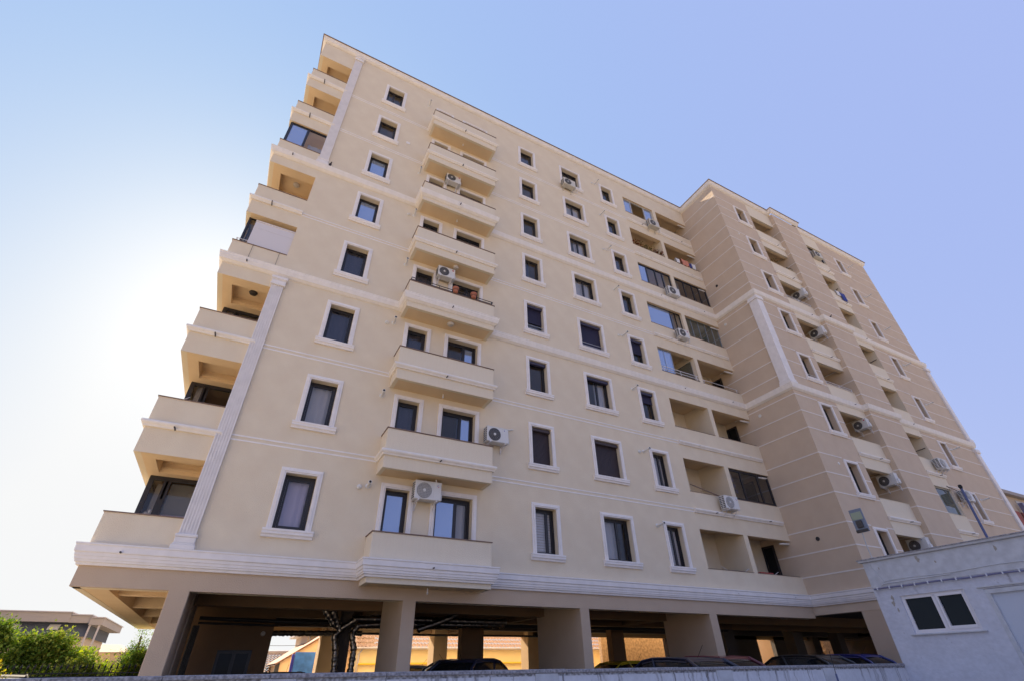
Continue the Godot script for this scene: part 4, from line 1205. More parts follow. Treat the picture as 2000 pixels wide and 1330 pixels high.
# ---------------------------------------------------------------- things
func make_ac(label: String, at: Vector3, turn: float, style: String, pipe := 0) -> void:
	var a := thing("air_conditioner", label, "air conditioner", "outdoor air conditioning units on the facade", at, turn)
	var w := 0.41; var h := 0.54; var z0 := 0.10; var z1 := 0.40
	if style == "compact": w = 0.36; h = 0.49
	var body: Material = M.ac_old if style == "old" else M.ac
	var mb := MB.new()
	mb.box(Vector3(-w, 0.0, z0), Vector3(w, h, z1), 0.018)
	mb.box(Vector3(-w - 0.006, h - 0.03, z0 - 0.006), Vector3(w + 0.006, h + 0.008, z1 + 0.006), 0.01)
	mb.box(Vector3(w * 0.42, 0.02, z1 - 0.004), Vector3(w - 0.012, h - 0.035, z1 + 0.005), 0.004)
	obj("casing", mb, body, a)
	var cx := -w * 0.30; var cy := h * 0.49; var r := h * 0.42
	mb = MB.new()
	mb.lathe([Vector2(r, 0.0), Vector2(r, 0.012), Vector2(r * 0.97, 0.014), Vector2(r * 0.96, 0.003), Vector2(0, 0.003)], Vector3(cx, cy, z1), Vector3.BACK, 28)
	obj("fan_opening", mb, M.ac_grey if style == "square" else M.ac_dark, a)
	mb = MB.new()
	for k in 6:
		var rr := r * (0.25 + 0.13 * k)
		var pts := []
		for i in 25: pts.append(Vector3(cx + cos(TAU * i / 24) * rr, cy + sin(TAU * i / 24) * rr, z1 + 0.016))
		mb.tube(pts, 0.0035, 4, false)
	if style == "square":
		for i in range(-4, 5):
			var q := r * i / 5.0; var e := sqrt(maxf(r * r - q * q, 0.0)) * 0.97
			mb.tube([Vector3(cx + q, cy - e, z1 + 0.02), Vector3(cx + q, cy + e, z1 + 0.02)], 0.0035, 4, false)
			mb.tube([Vector3(cx - e, cy + q, z1 + 0.02), Vector3(cx + e, cy + q, z1 + 0.02)], 0.0035, 4, false)
	else:
		for i in 16:
			var t := TAU * i / 16
			mb.tube([Vector3(cx + cos(t) * r * 0.2, cy + sin(t) * r * 0.2, z1 + 0.02), Vector3(cx + cos(t) * r * 0.97, cy + sin(t) * r * 0.97, z1 + 0.018)], 0.003, 4, false)
	obj("fan_guard", mb, M.ac if style == "square" else M.ac_grey, a)
	mb = MB.new()
	mb.lathe([Vector2(r * 0.2, 0.012), Vector2(r * 0.2, 0.024), Vector2(r * 0.12, 0.032), Vector2(0, 0.034)], Vector3(cx, cy, z1), Vector3.BACK, 16)
	obj("fan_hub", mb, M.ac, a)
	mb = MB.new()
	for i in 7:
		var y := 0.06 + (h - 0.12) * i / 6.0
		for zz in [z0 + 0.03, z0 + 0.17]: mb.box(Vector3(-w - 0.004, y - 0.022, zz), Vector3(-w + 0.02, y + 0.02, zz + 0.105))
	obj("side_grille", mb, M.ac_dark, a)
	mb = MB.new()
	mb.box(Vector3(w - 0.005, 0.03, z0 + 0.05), Vector3(w + 0.05, 0.26, z1 - 0.06), 0.015)
	obj("valve_cover", mb, body, a)
	for s in [-1.0, 1.0]:
		mb = MB.new()
		var x: float = s * w * 0.68
		mb.box(Vector3(x - 0.018, -0.04, 0.0), Vector3(x + 0.018, -0.002, 0.42))
		mb.box(Vector3(x - 0.018, -0.26, 0.0), Vector3(x + 0.018, -0.04, 0.035))
		mb.tube([Vector3(x, -0.24, 0.03), Vector3(x, -0.03, 0.32)], 0.012, 6)
		obj("bracket", mb, M.rail_white if style != "old" else M.ac_old, a)
	if pipe == 1:
		mb = MB.new()
		mb.tube([Vector3(w + 0.02, 0.2, 0.2), Vector3(w - 0.05, h + 0.07, 0.08), Vector3(w + 0.06, h + 0.12, 0.06), Vector3(w + 0.36, h + 0.2, 0.06)], 0.024, 8)
		obj("pipe_sleeve", mb, M.pvc, a)
	if pipe == 2:
		mb = MB.new()
		mb.tube([Vector3(w + 0.02, 0.1, 0.2), Vector3(w + 0.16, 0.0, 0.15), Vector3(w + 0.3, 0.06, 0.08), Vector3(w + 0.42, 0.42, 0.05)], 0.014, 7)
		obj("pipe_sleeve", mb, M.pvc, a)
	if pipe == 3:
		mb = MB.new()
		mb.tube([Vector3(-w * 0.5, h, 0.15), Vector3(-w - 0.5, h + 0.22, 0.0), Vector3(-w - 1.1, h + 0.5, -0.25)], 0.022, 7)
		obj("pipe_sleeve", mb, M.cap, a)
	# small badges on the front panel
	if style == "square":
		mb = MB.new()
		arc(mb, Vector3(w * 0.72, h * 0.79, z1 + 0.008), 0.03, 0.018, 0.3, 3.4)
		obj("badge", mb, M.logo_blue, a)
		mb = MB.new()
		arc(mb, Vector3(w * 0.74, h * 0.77, z1 + 0.009), 0.03, 0.016, -2.4, 0.1)
		obj("badge", mb, M.logo_red, a)
	elif style == "round":
		mb = MB.new()
		mb.lathe([Vector2(0.018, 0.0), Vector2(0.018, 0.004), Vector2(0, 0.004)], Vector3(w * 0.6, h * 0.84, z1 + 0.004), Vector3.BACK, 12)
		obj("badge", mb, M.logo_blue, a)
	elif style == "compact":
		mb = MB.new()
		mb.lathe([Vector2(0.035, 0.0), Vector2(0.035, 0.004), Vector2(0.02, 0.005), Vector2(0, 0.005)], Vector3(w * 0.72, h * 0.82, z1 + 0.004), Vector3.BACK, 14)
		obj("badge", mb, M.logo_red, a)

func arc(mb: MB, c: Vector3, r1: float, r0: float, a0: float, a1: float) -> void:
	var k := 10
	for i in k:
		var t0 := lerpf(a0, a1, float(i) / k); var t1 := lerpf(a0, a1, float(i + 1) / k)
		var d0 := Vector3(cos(t0), sin(t0), 0); var d1 := Vector3(cos(t1), sin(t1), 0)
		mb.quad(c + d0 * r0, c + d0 * r1, c + d1 * r1, c + d1 * r0, Vector3.BACK)

func build_acs() -> void:
	make_ac("white air conditioner with round grey grille between the two lowest balcony doors", Vector3(8.06, 5.76, 0.0), 0, "square")
	make_ac("white air conditioner with dark round fan right of the second balcony from the bottom", Vector3(10.36, 7.98, 0.0), 0, "round", 1)
	make_ac("white air conditioner with a red badge above the balcony with flower pots", Vector3(8.03, 14.6, 0.0), 0, "compact")
	make_ac("white air conditioner on brackets between balcony doors two storeys below the top balcony", Vector3(7.96, 20.7, 0.0), 0, "compact")
	make_ac("white air conditioner hung just under a window of the top row left of the loggias", Vector3(15.0, 24.72, 0.0), 0, "old", 2)
	make_ac("white air conditioner on the parapet of the highest loggia", Vector3(21.4, 24.5, 0.01), 0, "old", 2)
	make_ac("white air conditioner in front of the loggia with dark framed glazing under the plants", Vector3(21.48, 18.82, 0.01), 0, "round")
	make_ac("white air conditioner below frameless blue glazing of the middle loggia", Vector3(21.33, 15.84, 0.01), 0, "compact", 2)
	make_ac("white air conditioner on the second lowest loggia beside dark glazing", Vector3(21.38, 7.02, 0.01), 0, "square", 3)
	make_ac("grey air conditioner in the wing loggia just above the upper cornice", Vector3(X2, 5.70 + P * 5, 2.42), -PI / 2, "round")
	make_ac("grey air conditioner in the wing loggia just below the upper cornice", Vector3(X2, 5.70 + P * 4, 2.42), -PI / 2, "round")
	make_ac("grey air conditioner in the wing loggia just below the lower cornice", Vector3(X2, 5.70 + P * 2, 2.42), -PI / 2, "compact")
	make_ac("white air conditioner in the second lowest wing loggia with a dangling drain hose", Vector3(X2, 5.70 + P, 2.42), -PI / 2, "round")
	make_ac("white air conditioner in the lowest wing loggia above the hut roof edge", Vector3(X2, 5.70, 2.42), -PI / 2, "round")
	make_ac("beige air conditioner in the topmost opening of the far wing column", Vector3(34.75, 25.5, 2.56), 0, "old")
	make_ac("white air conditioner under the green glazed opening of the far wing column", Vector3(35.75, 10.12, ZW + 0.01), 0, "square")
	make_ac("white air conditioner at the far wing column behind the thin blue pole", Vector3(36.62, 8.52, ZW + 0.01), 0, "square", 3)

func build_small() -> void:
	# flower pots on the railing
	for q in [[8.32, "left of the two terracotta flower pots hung on the balcony railing"], [9.08, "right of the two terracotta flower pots hung on the balcony railing"]]:
		var p := thing("flower_pot", q[1], "flower pot", "terracotta pots on the balcony railing", Vector3(q[0], 13.55, 0.80))
		var mb := MB.new()
		mb.lathe([Vector2(0, 0), Vector2(0.085, 0.0), Vector2(0.115, 0.17), Vector2(0.13, 0.17), Vector2(0.13, 0.23), Vector2(0.11, 0.23), Vector2(0.10, 0.19), Vector2(0, 0.19)], Vector3.ZERO, Vector3.UP, 18)
		obj("pot", mb, M.terracotta, p)
		mb = MB.new()
		mb.lathe([Vector2(0.118, 0.09), Vector2(0.124, 0.09), Vector2(0.124, 0.105), Vector2(0.118, 0.105)], Vector3.ZERO, Vector3.UP, 18)
		mb.box(Vector3(-0.01, 0.09, -0.14), Vector3(0.01, 0.105, -0.1))
		obj("pot_ring", mb, M.dark_metal, p)
	# laundry and plants on loggias
	cloth("folded coral cloth hanging over the loggia parapet near the wing corner", 23.45, 24.05, 22.36, 22.86, 0.04, M.cloth_coral)
	cloth("white towel drying on the loggia parapet left of the coral cloth", 22.95, 23.25, 22.36, 22.72, 0.04, M.cloth_white)
	cloth("blue striped cloth drying beside the coral cloth on the loggia", 24.1, 24.28, 22.36, 22.74, 0.04, M.blue)
	cloth("white cloth heap at the right end of the laundry loggia", 24.3, 24.62, 22.36, 22.8, 0.05, M.cloth_white)
	cloth("dark blue cloth hanging from the far wing loggia in the second row from the top", 35.35, 35.95, 21.9, 22.62, ZW + 0.06, M.blue)
	cloth("white cloth hanging left of the blue one on the far wing loggia", 34.9, 35.32, 22.2, 22.62, ZW + 0.06, M.cloth_white)
	var spots := [19.75, 20.1, 20.55, 20.95, 21.35, 21.75]
	for i in spots.size():
		plant("%s flowering plant in a trough on the planted loggia parapet" % ["leftmost red", "second red", "tall pale", "yellowish", "second last crimson", "rightmost red"][i], Vector3(spots[i], 22.36, -0.1), [0.35, 0.42, 0.3, 0.38, 0.32, 0.3][i], [Color(0.3, 0.04, 0.04), Color(0.26, 0.05, 0.05), Color(0.3, 0.25, 0.2), Color(0.3, 0.2, 0.05), Color(0.3, 0.03, 0.06), Color(0.28, 0.05, 0.04)][i])
	plant("spiky potted plant on the wing loggia in the second row from the top", Vector3(28.75, 22.45, 2.45), 0.5, Color(0.16, 0.08, 0.04))
	plant("small dark potted plant at the right end of that wing loggia", Vector3(30.3, 22.45, 2.5), 0.32, Color(0.03, 0.04, 0.02))
	# drying racks in the lowest loggias
	for q in [[23.1, "red topped drying rack in the lowest right loggia", "red", -0.45], [21.2, "dark folding drying rack in the lowest left loggia", "dark_metal", -0.35]]:
		var r := thing("drying_rack", q[1], "drying rack", "drying racks in the lowest loggias", Vector3(q[0], 3.7, q[3]))
		var mb := MB.new()
		for x in 7: mb.tube([Vector3(-0.45 + x * 0.15, 1.03, -0.25), Vector3(-0.45 + x * 0.15, 1.03, 0.25)], 0.01, 5)
		mb.tube([Vector3(-0.5, 1.03, -0.25), Vector3(0.5, 1.03, -0.25)], 0.014, 6)
		mb.tube([Vector3(-0.5, 1.03, 0.25), Vector3(0.5, 1.03, 0.25)], 0.014, 6)
		if q[2] == "red": mb.box(Vector3(-0.4, 1.02, 0.1), Vector3(0.4, 1.1, 0.28), 0.02)
		obj("rack_top", mb, M[q[2]], r)
		for s in [-1.0, 1.0]:
			mb = MB.new()
			mb.tube([Vector3(s * 0.45, 0.0, -0.2), Vector3(s * 0.45, 1.02, 0.22)], 0.012, 6)
			mb.tube([Vector3(s * 0.45, 0.0, 0.2), Vector3(s * 0.45, 1.02, -0.22)], 0.012, 6)
			mb.tube([Vector3(s * 0.5, 1.03, 0.22), Vector3(s * 0.8, 1.16, 0.22)], 0.01, 5)
			obj("leg", mb, M.rail_white, r)
	# pigeons on the cornices
	for q in [[Vector3(2.68, 18.77, 0.12), "dark pigeon perched on the cornice at the foot of the upper left pilaster"], [Vector3(31.45, 18.77, Z2 + 0.12), "dark pigeon perched on the upper cornice of the wing"]]:
		var p := thing("pigeon", q[1], "pigeon", "pigeons on the cornices", q[0], -1.1)
		p.scale = Vector3.ONE * 0.72
		var mb := MB.new()
		var rows := []
		var sec := [[-0.17, 0.012, 0.10], [-0.10, 0.03, 0.10], [-0.04, 0.06, 0.105], [0.03, 0.075, 0.12], [0.09, 0.06, 0.15], [0.115, 0.038, 0.19], [0.12, 0.032, 0.225], [0.135, 0.033, 0.25], [0.16, 0.022, 0.255], [0.185, 0.004, 0.25]]
		for s in sec:
			var row := []
			for j in 13:
				var t := TAU * j / 12
				row.append(Vector3(s[0], s[2] + sin(t) * s[1], cos(t) * s[1]))
			rows.append(row)
		mb.grid(rows, Vector3(0, 0.12, 0))
		mb.box(Vector3(-0.26, 0.085, -0.03), Vector3(-0.1, 0.105, 0.03), 0.006)
		for s in [-1.0, 1.0]: mb.tube([Vector3(0.03, 0.06, s * 0.025), Vector3(0.035, 0.0, s * 0.028)], 0.007, 5)
		obj("body", mb, M.pigeon, p)

func cloth(label: String, x0: float, x1: float, y0: float, y1: float, z: float, m: Material) -> void:
	var mb := MB.new()
	var rows := []
	for i in 13:
		var u := i / 12.0
		var row := []
		for j in 7:
			var v := j / 6.0
			row.append(Vector3(lerpf(x0, x1, u), lerpf(y1, y0, v) + 0.02 * sin(u * 9.0), z + 0.025 * sin(u * 14.0 + v * 2.0) * (0.3 + v)))
		rows.append(row)
	mb.grid(rows)
	rows = []
	for i in 13:
		var u := i / 12.0
		rows.append([Vector3(lerpf(x0, x1, u), y1 + 0.02 * sin(u * 9.0), z), Vector3(lerpf(x0, x1, u), y1 + 0.03 + 0.02 * sin(u * 9.0), z - 0.08), Vector3(lerpf(x0, x1, u), y1 - 0.3, z - 0.25)])
	mb.grid(rows)
	var o := obj("hanging_cloth", mb, m)
	tag(o, label, "laundry", "laundry on the loggias")

func plant(label: String, at: Vector3, h: float, c: Color) -> void:
	var p := thing("potted_plant", label, "potted plant", "potted plants on the loggias", at)
	var mb := MB.new()
	mb.box(Vector3(-0.12, 0, -0.08), Vector3(0.12, 0.12, 0.08), 0.015)
	obj("pot", mb, M.terracotta, p)
	mb = MB.new()
	rng.seed = int(at.x * 100)
	for i in 60:
		var a := rng.randf() * TAU; var e := rng.randf_range(0.3, 1.3)
		var d := Vector3(cos(a) * cos(e), sin(e), sin(a) * cos(e)) * h * rng.randf_range(0.4, 1.0)
		leaf(mb, Vector3(0, 0.1, 0) + d, rng, 0.05, c.lerp(Color(0.04, 0.07, 0.02), rng.randf()))
	obj("foliage", mb, M.leaf, p, false, true)

func leaf(mb: MB, p: Vector3, r: RandomNumberGenerator, s: float, c: Color) -> void:
	var d := Vector3(r.randf_range(-1, 1), r.randf_range(-0.7, 0.9), r.randf_range(-1, 1)).normalized()
	var x := d.cross(Vector3(0.3, 1, 0.1)).normalized()
	var m := d.cross(x).normalized()
	mb.c = c
	var a := p - d * s; var b := p + x * s * 0.5 + m * s * 0.12; var e := p + d * s; var f := p - x * s * 0.5 + m * s * 0.12
	mb.tri(a, b, e, (b - a).cross(e - a).normalized())
	mb.tri(a, e, f, (e - a).cross(f - a).normalized())

func bush(called: String, label: String, cat: String, at: Vector3, lumps: Array, count: int, size: float, cols: Array, seed_: int, group := "", trunk := 0.0) -> void:
	# lumps: [centre, radii]; leaves gather in twig clumps through each lump's volume
	var t := thing(called, label, cat, group, at)
	var r := RandomNumberGenerator.new(); r.seed = seed_
	var mb := MB.new()
	var sm := MB.new()
	for l in lumps:
		var c: Vector3 = l[0]; var q: Vector3 = l[1]
		var base := Vector3(c.x * 0.35, 0, c.z * 0.35)
		sm.tube([base, base.lerp(c, 0.5) + Vector3(r.randf_range(-0.1, 0.1), 0, 0), c], 0.025 + trunk * 0.3, 6)
		for k in int(count / lumps.size() / 14.0):
			var d := Vector3(r.randfn(), r.randfn(), r.randfn()).normalized() * pow(r.randf(), 0.38)
			var cc := c + d * q
			if cc.y < 0.05: cc.y = 0.05 + r.randf() * 0.2
			if r.randf() < 0.15: sm.tube([c, cc], 0.007, 4, false)
			var tone: Color = cols[r.randi() % cols.size()]
			tone = tone * r.randf_range(0.6, 1.9)
			for j in 14:
				leaf(mb, cc + Vector3(r.randfn(), r.randfn(), r.randfn()) * size * 1.8, r, size * r.randf_range(0.7, 1.2), tone)
	obj("foliage", mb, M.leaf, t, false, true)
	obj("stem", sm, M.bark, t)

# ---------------------------------------------------------------- cars
func make_car(label: String, paint: Color, at: Vector3, turn: float, kind: String) -> Node3D:
	var c := thing("parked_car", label, "car", "cars parked around the columns", at, turn)
	var pm := mat(paint, 0.3)
	pm.clearcoat_enabled = true; pm.clearcoat = 0.3; pm.clearcoat_roughness = 0.1
	if kind == "low":
		pm.clearcoat_enabled = false; pm.roughness = 0.75; pm.metallic_specular = 0.1
	var Lh := 2.05; var W := 0.86; var H := 1.53
	if kind == "low": H = 1.42
	if kind == "suv": H = 1.66; Lh = 2.1
	# lower body: sections along z, nose at -z
	var st := [[-1.0, 0.42, 0.62, 0.80], [-0.96, 0.30, 0.70, 0.90], [-0.85, 0.26, 0.78, 0.97], [-0.62, 0.24, 0.88, 1.0], [-0.46, 0.24, 0.94, 1.0], [-0.2, 0.24, 0.96, 1.0], [0.2, 0.24, 0.97, 1.0], [0.6, 0.24, 0.98, 1.0], [0.86, 0.25, 0.98, 0.97], [0.96, 0.3, 0.94, 0.92], [1.0, 0.42, 0.84, 0.84]]
	var rows := []
	for s in st:
		var row := []
		var w: float = W * s[3]; var y0: float = s[1]; var y1: float = s[2] + (0.08 if kind == "suv" else 0.0)
		for q in [[-0.86, 0.0], [-0.98, 0.12], [-1.0, 0.45], [-0.97, 0.8], [-0.9, 0.97], [-0.5, 1.02], [0.0, 1.03], [0.5, 1.02], [0.9, 0.97], [0.97, 0.8], [1.0, 0.45], [0.98, 0.12], [0.86, 0.0]]:
			row.append(Vector3(q[0] * w, lerpf(y0, y1, q[1]), s[0] * Lh))
		rows.append(row)
	var mb := MB.new()
	mb.grid(rows, Vector3(0, 0.6, 0))
	for e in [0, rows.size() - 1]:
		for j in range(1, 12): mb.tri(rows[e][0], rows[e][j], rows[e][j + 1] if j < 12 else rows[e][0], Vector3(0, 0, -1 if e == 0 else 1))
	obj("body", mb, pm, c)
	# cabin: glass shell, roof skin and pillars
	var yb := 0.93 + (0.08 if kind == "suv" else 0.0)
	var cab := [[-0.50, yb, 0.74], [-0.30, lerpf(yb, H, 0.62), 0.70], [-0.14, H - 0.05, 0.63], [0.05, H, 0.61], [0.35, H - 0.005, 0.61], [0.62, H - 0.045, 0.60], [0.80, lerpf(yb, H, 0.62), 0.66], [0.93, yb, 0.74]]
	rows = []
	for s in cab:
		var row := []
		var wt: float = s[2]; var wb := 0.79
		for q in 9:
			var t := q / 8.0 * 2.0 - 1.0
			if q == 0 or q == 8: row.append(Vector3(sign(t) * wb, yb, s[0] * Lh))
			else:
				var k := t / 0.75
				row.append(Vector3(wt * k, s[1] + 0.02 * (1.0 - k * k), s[0] * Lh))
		rows.append(row)
	mb = MB.new()
	mb.grid(rows, Vector3(0, 0.9, 0.3))
	obj("window", mb, M.car_glass if kind != "low" else M.black, c)
	mb = MB.new()
	var roof := []
	for i in range(2, 6):
		var row := []
		for q in range(1, 8): row.append(rows[i][q] + Vector3(0, 0.012, 0))
		roof.append(row)
	mb.grid(roof, Vector3(0, 0, 0.3))
	for i in 3:
		for e2 in [0, 6]:
			var pa: Vector3 = roof[i][e2]; var pb: Vector3 = roof[i + 1][e2]
			var sg2 := -1.0 if e2 == 0 else 1.0
			mb.fquad(pa, pb, pb + Vector3(sg2 * 0.03, -0.07, 0), pa + Vector3(sg2 * 0.03, -0.07, 0), Vector3(0, 1, 0.3))
	for e3 in [0, 3]:
		for j in 6:
			var pa: Vector3 = roof[e3][j]; var pb: Vector3 = roof[e3][j + 1]
			mb.fquad(pa, pb, pb + Vector3(0, -0.06, -0.1 if e3 == 0 else 0.1), pa + Vector3(0, -0.06, -0.1 if e3 == 0 else 0.1), Vector3(0, 1, 0.3))
	for s in [0, 8]:
		var q := 1 if s == 0 else 7
		var sg := -1.0 if s == 0 else 1.0
		var off := Vector3(sg * 0.01, 0.008, 0)
		mb.tube([rows[0][s] + off, rows[1][q] + off, rows[2][q] + off], 0.028, 6)
		mb.tube([rows[3][q] + off, Vector3(sg * 0.79, yb, 0.2 * Lh) + off], 0.03, 6)
		mb.tube([rows[5][q] + off, rows[6][q] + off, rows[7][s] + off], 0.045, 6)
		mb.tube([rows[2][q] + off, rows[3][q] + off, rows[4][q] + off, rows[5][q] + off], 0.03, 6)
	obj("roof", mb, pm, c)
	for s in [-1.0, 1.0]:
		for z in [-0.64, 0.62]:
			var wn := part("wheel", c, Vector3(s * 0.78, 0.31, z * Lh))
			mb = MB.new()
			mb.lathe([Vector2(0.2, -0.1), Vector2(0.29, -0.1), Vector2(0.315, -0.07), Vector2(0.315, 0.07), Vector2(0.29, 0.1), Vector2(0.2, 0.1)], Vector3.ZERO, Vector3(s, 0, 0), 22)
			obj("tyre", mb, M.tyre, wn)
			mb = MB.new()
			mb.lathe([Vector2(0.2, 0.085), Vector2(0.17, 0.06), Vector2(0.06, 0.075), Vector2(0, 0.08)], Vector3.ZERO, Vector3(s, 0, 0), 18)
			obj("rim", mb, M.rim, wn)
		mb = MB.new()
		mb.box(Vector3(s * 0.5, 0.62, -Lh * 0.985), Vector3(s * 0.76, 0.74, -Lh * 0.90), 0.03)
		obj("headlight", mb, M.lamp_glass, c)
		mb = MB.new()
		mb.box(Vector3(s * 0.55, 0.72, Lh * 0.94), Vector3(s * 0.78, 0.92, Lh * 0.992), 0.03)
		obj("taillight", mb, M.red, c)
		mb = MB.new()
		mb.box(Vector3(s * 0.82, 0.94, -0.40 * Lh), Vector3(s * 0.99, 1.07, -0.34 * Lh), 0.03)
		obj("mirror", mb, pm, c)
		if kind == "suv":
			mb = MB.new()
			mb.tube([Vector3(s * 0.58, H - 0.02, -0.1 * Lh), Vector3(s * 0.58, H + 0.07, -0.02 * Lh), Vector3(s * 0.58, H + 0.075, 0.5 * Lh), Vector3(s * 0.58, H - 0.03, 0.62 * Lh)], 0.018, 6)
			obj("roof_rail", mb, M.rim, c)
	mb = MB.new()
	mb.tube([Vector3(0.0, H, 0.5 * Lh), Vector3(0.0, H + 0.26, 0.62 * Lh)], 0.006, 5)
	obj("aerial", mb, M.black, c)
	return c

func build_cars() -> void:
	M.car_glass = glass(lin(0.01, 0.012, 0.014), 0.8, 0.03)
	M.car_glass.metallic_specular = 0.35
	make_car("dark blue hatchback parked between the second and third column", lin(0.018, 0.02, 0.04), Vector3(11.05, GY + 0.1, -2.4), -0.9, "hatch")
	make_car("black estate car with roof rails standing behind the dark blue hatchback", lin(0.008, 0.008, 0.014), Vector3(12.9, GY, -7.4), -PI / 2, "suv")
	make_car("white car parked at the sunny back of the parking deck", lin(0.62, 0.62, 0.66), Vector3(10.6, GY + 0.02, -9.6), PI / 2, "hatch")
	make_car("bright yellow car under the deck right of the third column", lin(0.50, 0.36, 0.01), Vector3(17.25, GY + 0.02, -3.4), PI / 2, "hatch")
	make_car("navy car nearest the low wall beside the yellow one", lin(0.01, 0.012, 0.03), Vector3(14.2, GY - 0.0, 2.7), 0.0, "hatch")
	make_car("dark red car in front of the fourth column", lin(0.12, 0.01, 0.015), Vector3(16.8, GY + 0.06, 1.3), 0.0, "hatch")
	make_car("black car left of the blue one under the corner of the wing", lin(0.006, 0.006, 0.008), Vector3(21.2, GY + 0.08, 1.2), 0.0, "hatch")
	make_car("deep blue car parked closest to the wing's corner column", lin(0.01, 0.015, 0.12), Vector3(24.0, GY + 0.1, 0.9), 0.0, "hatch")
	make_car("dark car left of the building in front of the spiked fence", lin(0.012, 0.012, 0.016), Vector3(-1.7, GY, -7.6), 0.25, "low")
	make_car("black car behind the lobby wall before the blue panel", lin(0.006, 0.006, 0.01), Vector3(6.1, GY - 0.02, -10.2), 0.1, "low")

# ---------------------------------------------------------------- foreground
func build_foreground() -> void:
	var wz := 7.55; var hx := 15.75
	var w := thing("boundary_wall", "low white rendered wall with grey coping and dirt streaks in the foreground", "wall")
	var mb := MB.new()
	var x0 := -16.0
	mb.uquad(Vector3(x0, GY, wz), Vector3(hx, GY, wz), Vector3(hx, 1.58, wz), Vector3(x0, 1.58, wz), Vector3.BACK, Vector2(0, 1), Vector2((hx - x0) / 10.0, 1), Vector2((hx - x0) / 10.0, 0), Vector2(0, 0))
	mb.quad(Vector3(x0, GY, wz - 0.18), Vector3(hx, GY, wz - 0.18), Vector3(hx, 1.58, wz - 0.18), Vector3(x0, 1.58, wz - 0.18), Vector3.FORWARD)
	mb.quad(Vector3(x0, GY, wz - 0.18), Vector3(x0, GY, wz), Vector3(x0, 1.58, wz), Vector3(x0, 1.58, wz - 0.18), Vector3.LEFT)
	obj("render_face", mb, M.low_wall, w, true)
	rng.seed = 77
	var x := x0
	while x < hx - 0.2:
		var l := minf(rng.randf_range(0.9, 1.3), hx - x)
		mb = MB.new()
		mb.box(Vector3(x + 0.003, 1.575, wz - 0.205), Vector3(x + l - 0.003, 1.618 + rng.randf_range(-0.004, 0.004), wz + 0.025 + rng.randf_range(-0.004, 0.004)), 0.007)
		obj("coping_stone", mb, M.coping, w)
		x += l
	for xx in [4.2, 7.4, 10.6, 13.2]:
		mb = MB.new()
		mb.box(Vector3(xx, GY, wz - 0.01), Vector3(xx + 0.34, 1.574, wz + 0.014), 0.004)
		obj("wall_pier", mb, M.plaster_white, w)
	# utility hut
	var h := thing("utility_hut", "white rendered flat roofed hut with a two pane window at the right edge", "hut")
	mb = MB.new()
	var fy := 3.42; var z0 := 7.55; var z1 := 14.6
	mb.wall(Vector3(hx, 0, 0), Vector3(0, 0, 1), Vector3.LEFT, z0, z1, GY, fy, [[8.0, 9.12, 2.09, 2.74, 0.1, 0.1, 0.1], [9.42, 10.75, GY, 2.70, 0.06, 0.06, 0.0]])
	for i in mb.v.size():
		mb.uv[i] = Vector2((mb.v[i].z - z0) / 5.5, (fy - mb.v[i].y) / 3.3)
	mb.wall(Vector3(0, 0, z0), Vector3.RIGHT, Vector3.FORWARD, hx, 20.0, GY, fy, [])
	mb.wall(Vector3(0, 0, z1), Vector3.RIGHT, Vector3.BACK, hx, 20.0, GY, fy, [])
	mb.wall(Vector3(20.0, 0, 0), Vector3(0, 0, -1), Vector3.RIGHT, -z1, -z0, GY, fy, [])
	obj("wall", mb, M.hut_front, h, true)
	mb = MB.new()
	mb.box(Vector3(hx - 0.012, 2.93, z0), Vector3(hx + 0.05, fy - 0.002, z1 - 0.01), 0.005)
	obj("upper_band", mb, M.plaster_white, h)
	mb = MB.new()
	mb.box(Vector3(hx - 0.06, fy, z0 - 0.06), Vector3(20.06, 3.475, z1 + 0.06), 0.012)
	obj("roof_slab", mb, M.plaster_white, h)
	mb = MB.new()
	mb.box(Vector3(hx - 0.075, 3.462, z0 - 0.075), Vector3(hx + 0.05, 3.482, z1))
	obj("roof_edging", mb, M.coping, h)
	var n := part("window", h)
	mb = MB.new()
	var O := Vector3(hx, 0, 0); var U := Vector3(0, 0, 1); var N := Vector3.LEFT
	mb.ring(O + N * -0.06, U, N, Rect2(8.0, 2.09, 1.12, 0.65), Rect2(8.06, 2.15, 1.0, 0.53), -0.03, 0.03)
	mb.box(Vector3(hx + 0.03, 2.12, 8.54), Vector3(hx + 0.09, 2.71, 8.60))
	mb.ring(O + N * -0.05, U, N, Rect2(8.61, 2.13, 0.46, 0.58), Rect2(8.65, 2.18, 0.40, 0.49), -0.02, 0.035)
	obj("frame", mb, M.rail_white, n)
	for q in [[8.06, 8.54, 2.15, 2.68], [8.65, 9.05, 2.18, 2.67]]:
		mb = MB.new()
		mb.quad(Vector3(hx + 0.058, q[2], q[0]), Vector3(hx + 0.058, q[2], q[1]), Vector3(hx + 0.058, q[3], q[1]), Vector3(hx + 0.058, q[3], q[0]), N)
		obj("pane", mb, M.hut_pane, n)
	mb = MB.new()
	mb.box(Vector3(hx - 0.05, 2.06, 7.93), Vector3(hx + 0.04, 2.088, 9.18), 0.006)
	obj("sill", mb, M.plaster_white, n)
	n = part("door", h)
	mb = MB.new()
	mb.box(Vector3(hx + 0.035, GY, 9.42), Vector3(hx + 0.07, 2.70, 10.75))
	obj("door_leaf", mb, M.hut_door, n)
	mb = MB.new()
	mb.box(Vector3(hx - 0.01, GY, 9.42), Vector3(hx + 0.05, 2.62, 9.49), 0.005)
	mb.box(Vector3(hx - 0.01, 2.62, 9.42), Vector3(hx + 0.05, 2.69, 10.75), 0.005)
	obj("frame", mb, M.plaster_white, n)
	mb = MB.new()
	mb.box(Vector3(hx - 0.03, 2.72, 9.34), Vector3(hx + 0.02, 2.745, 10.85), 0.005)
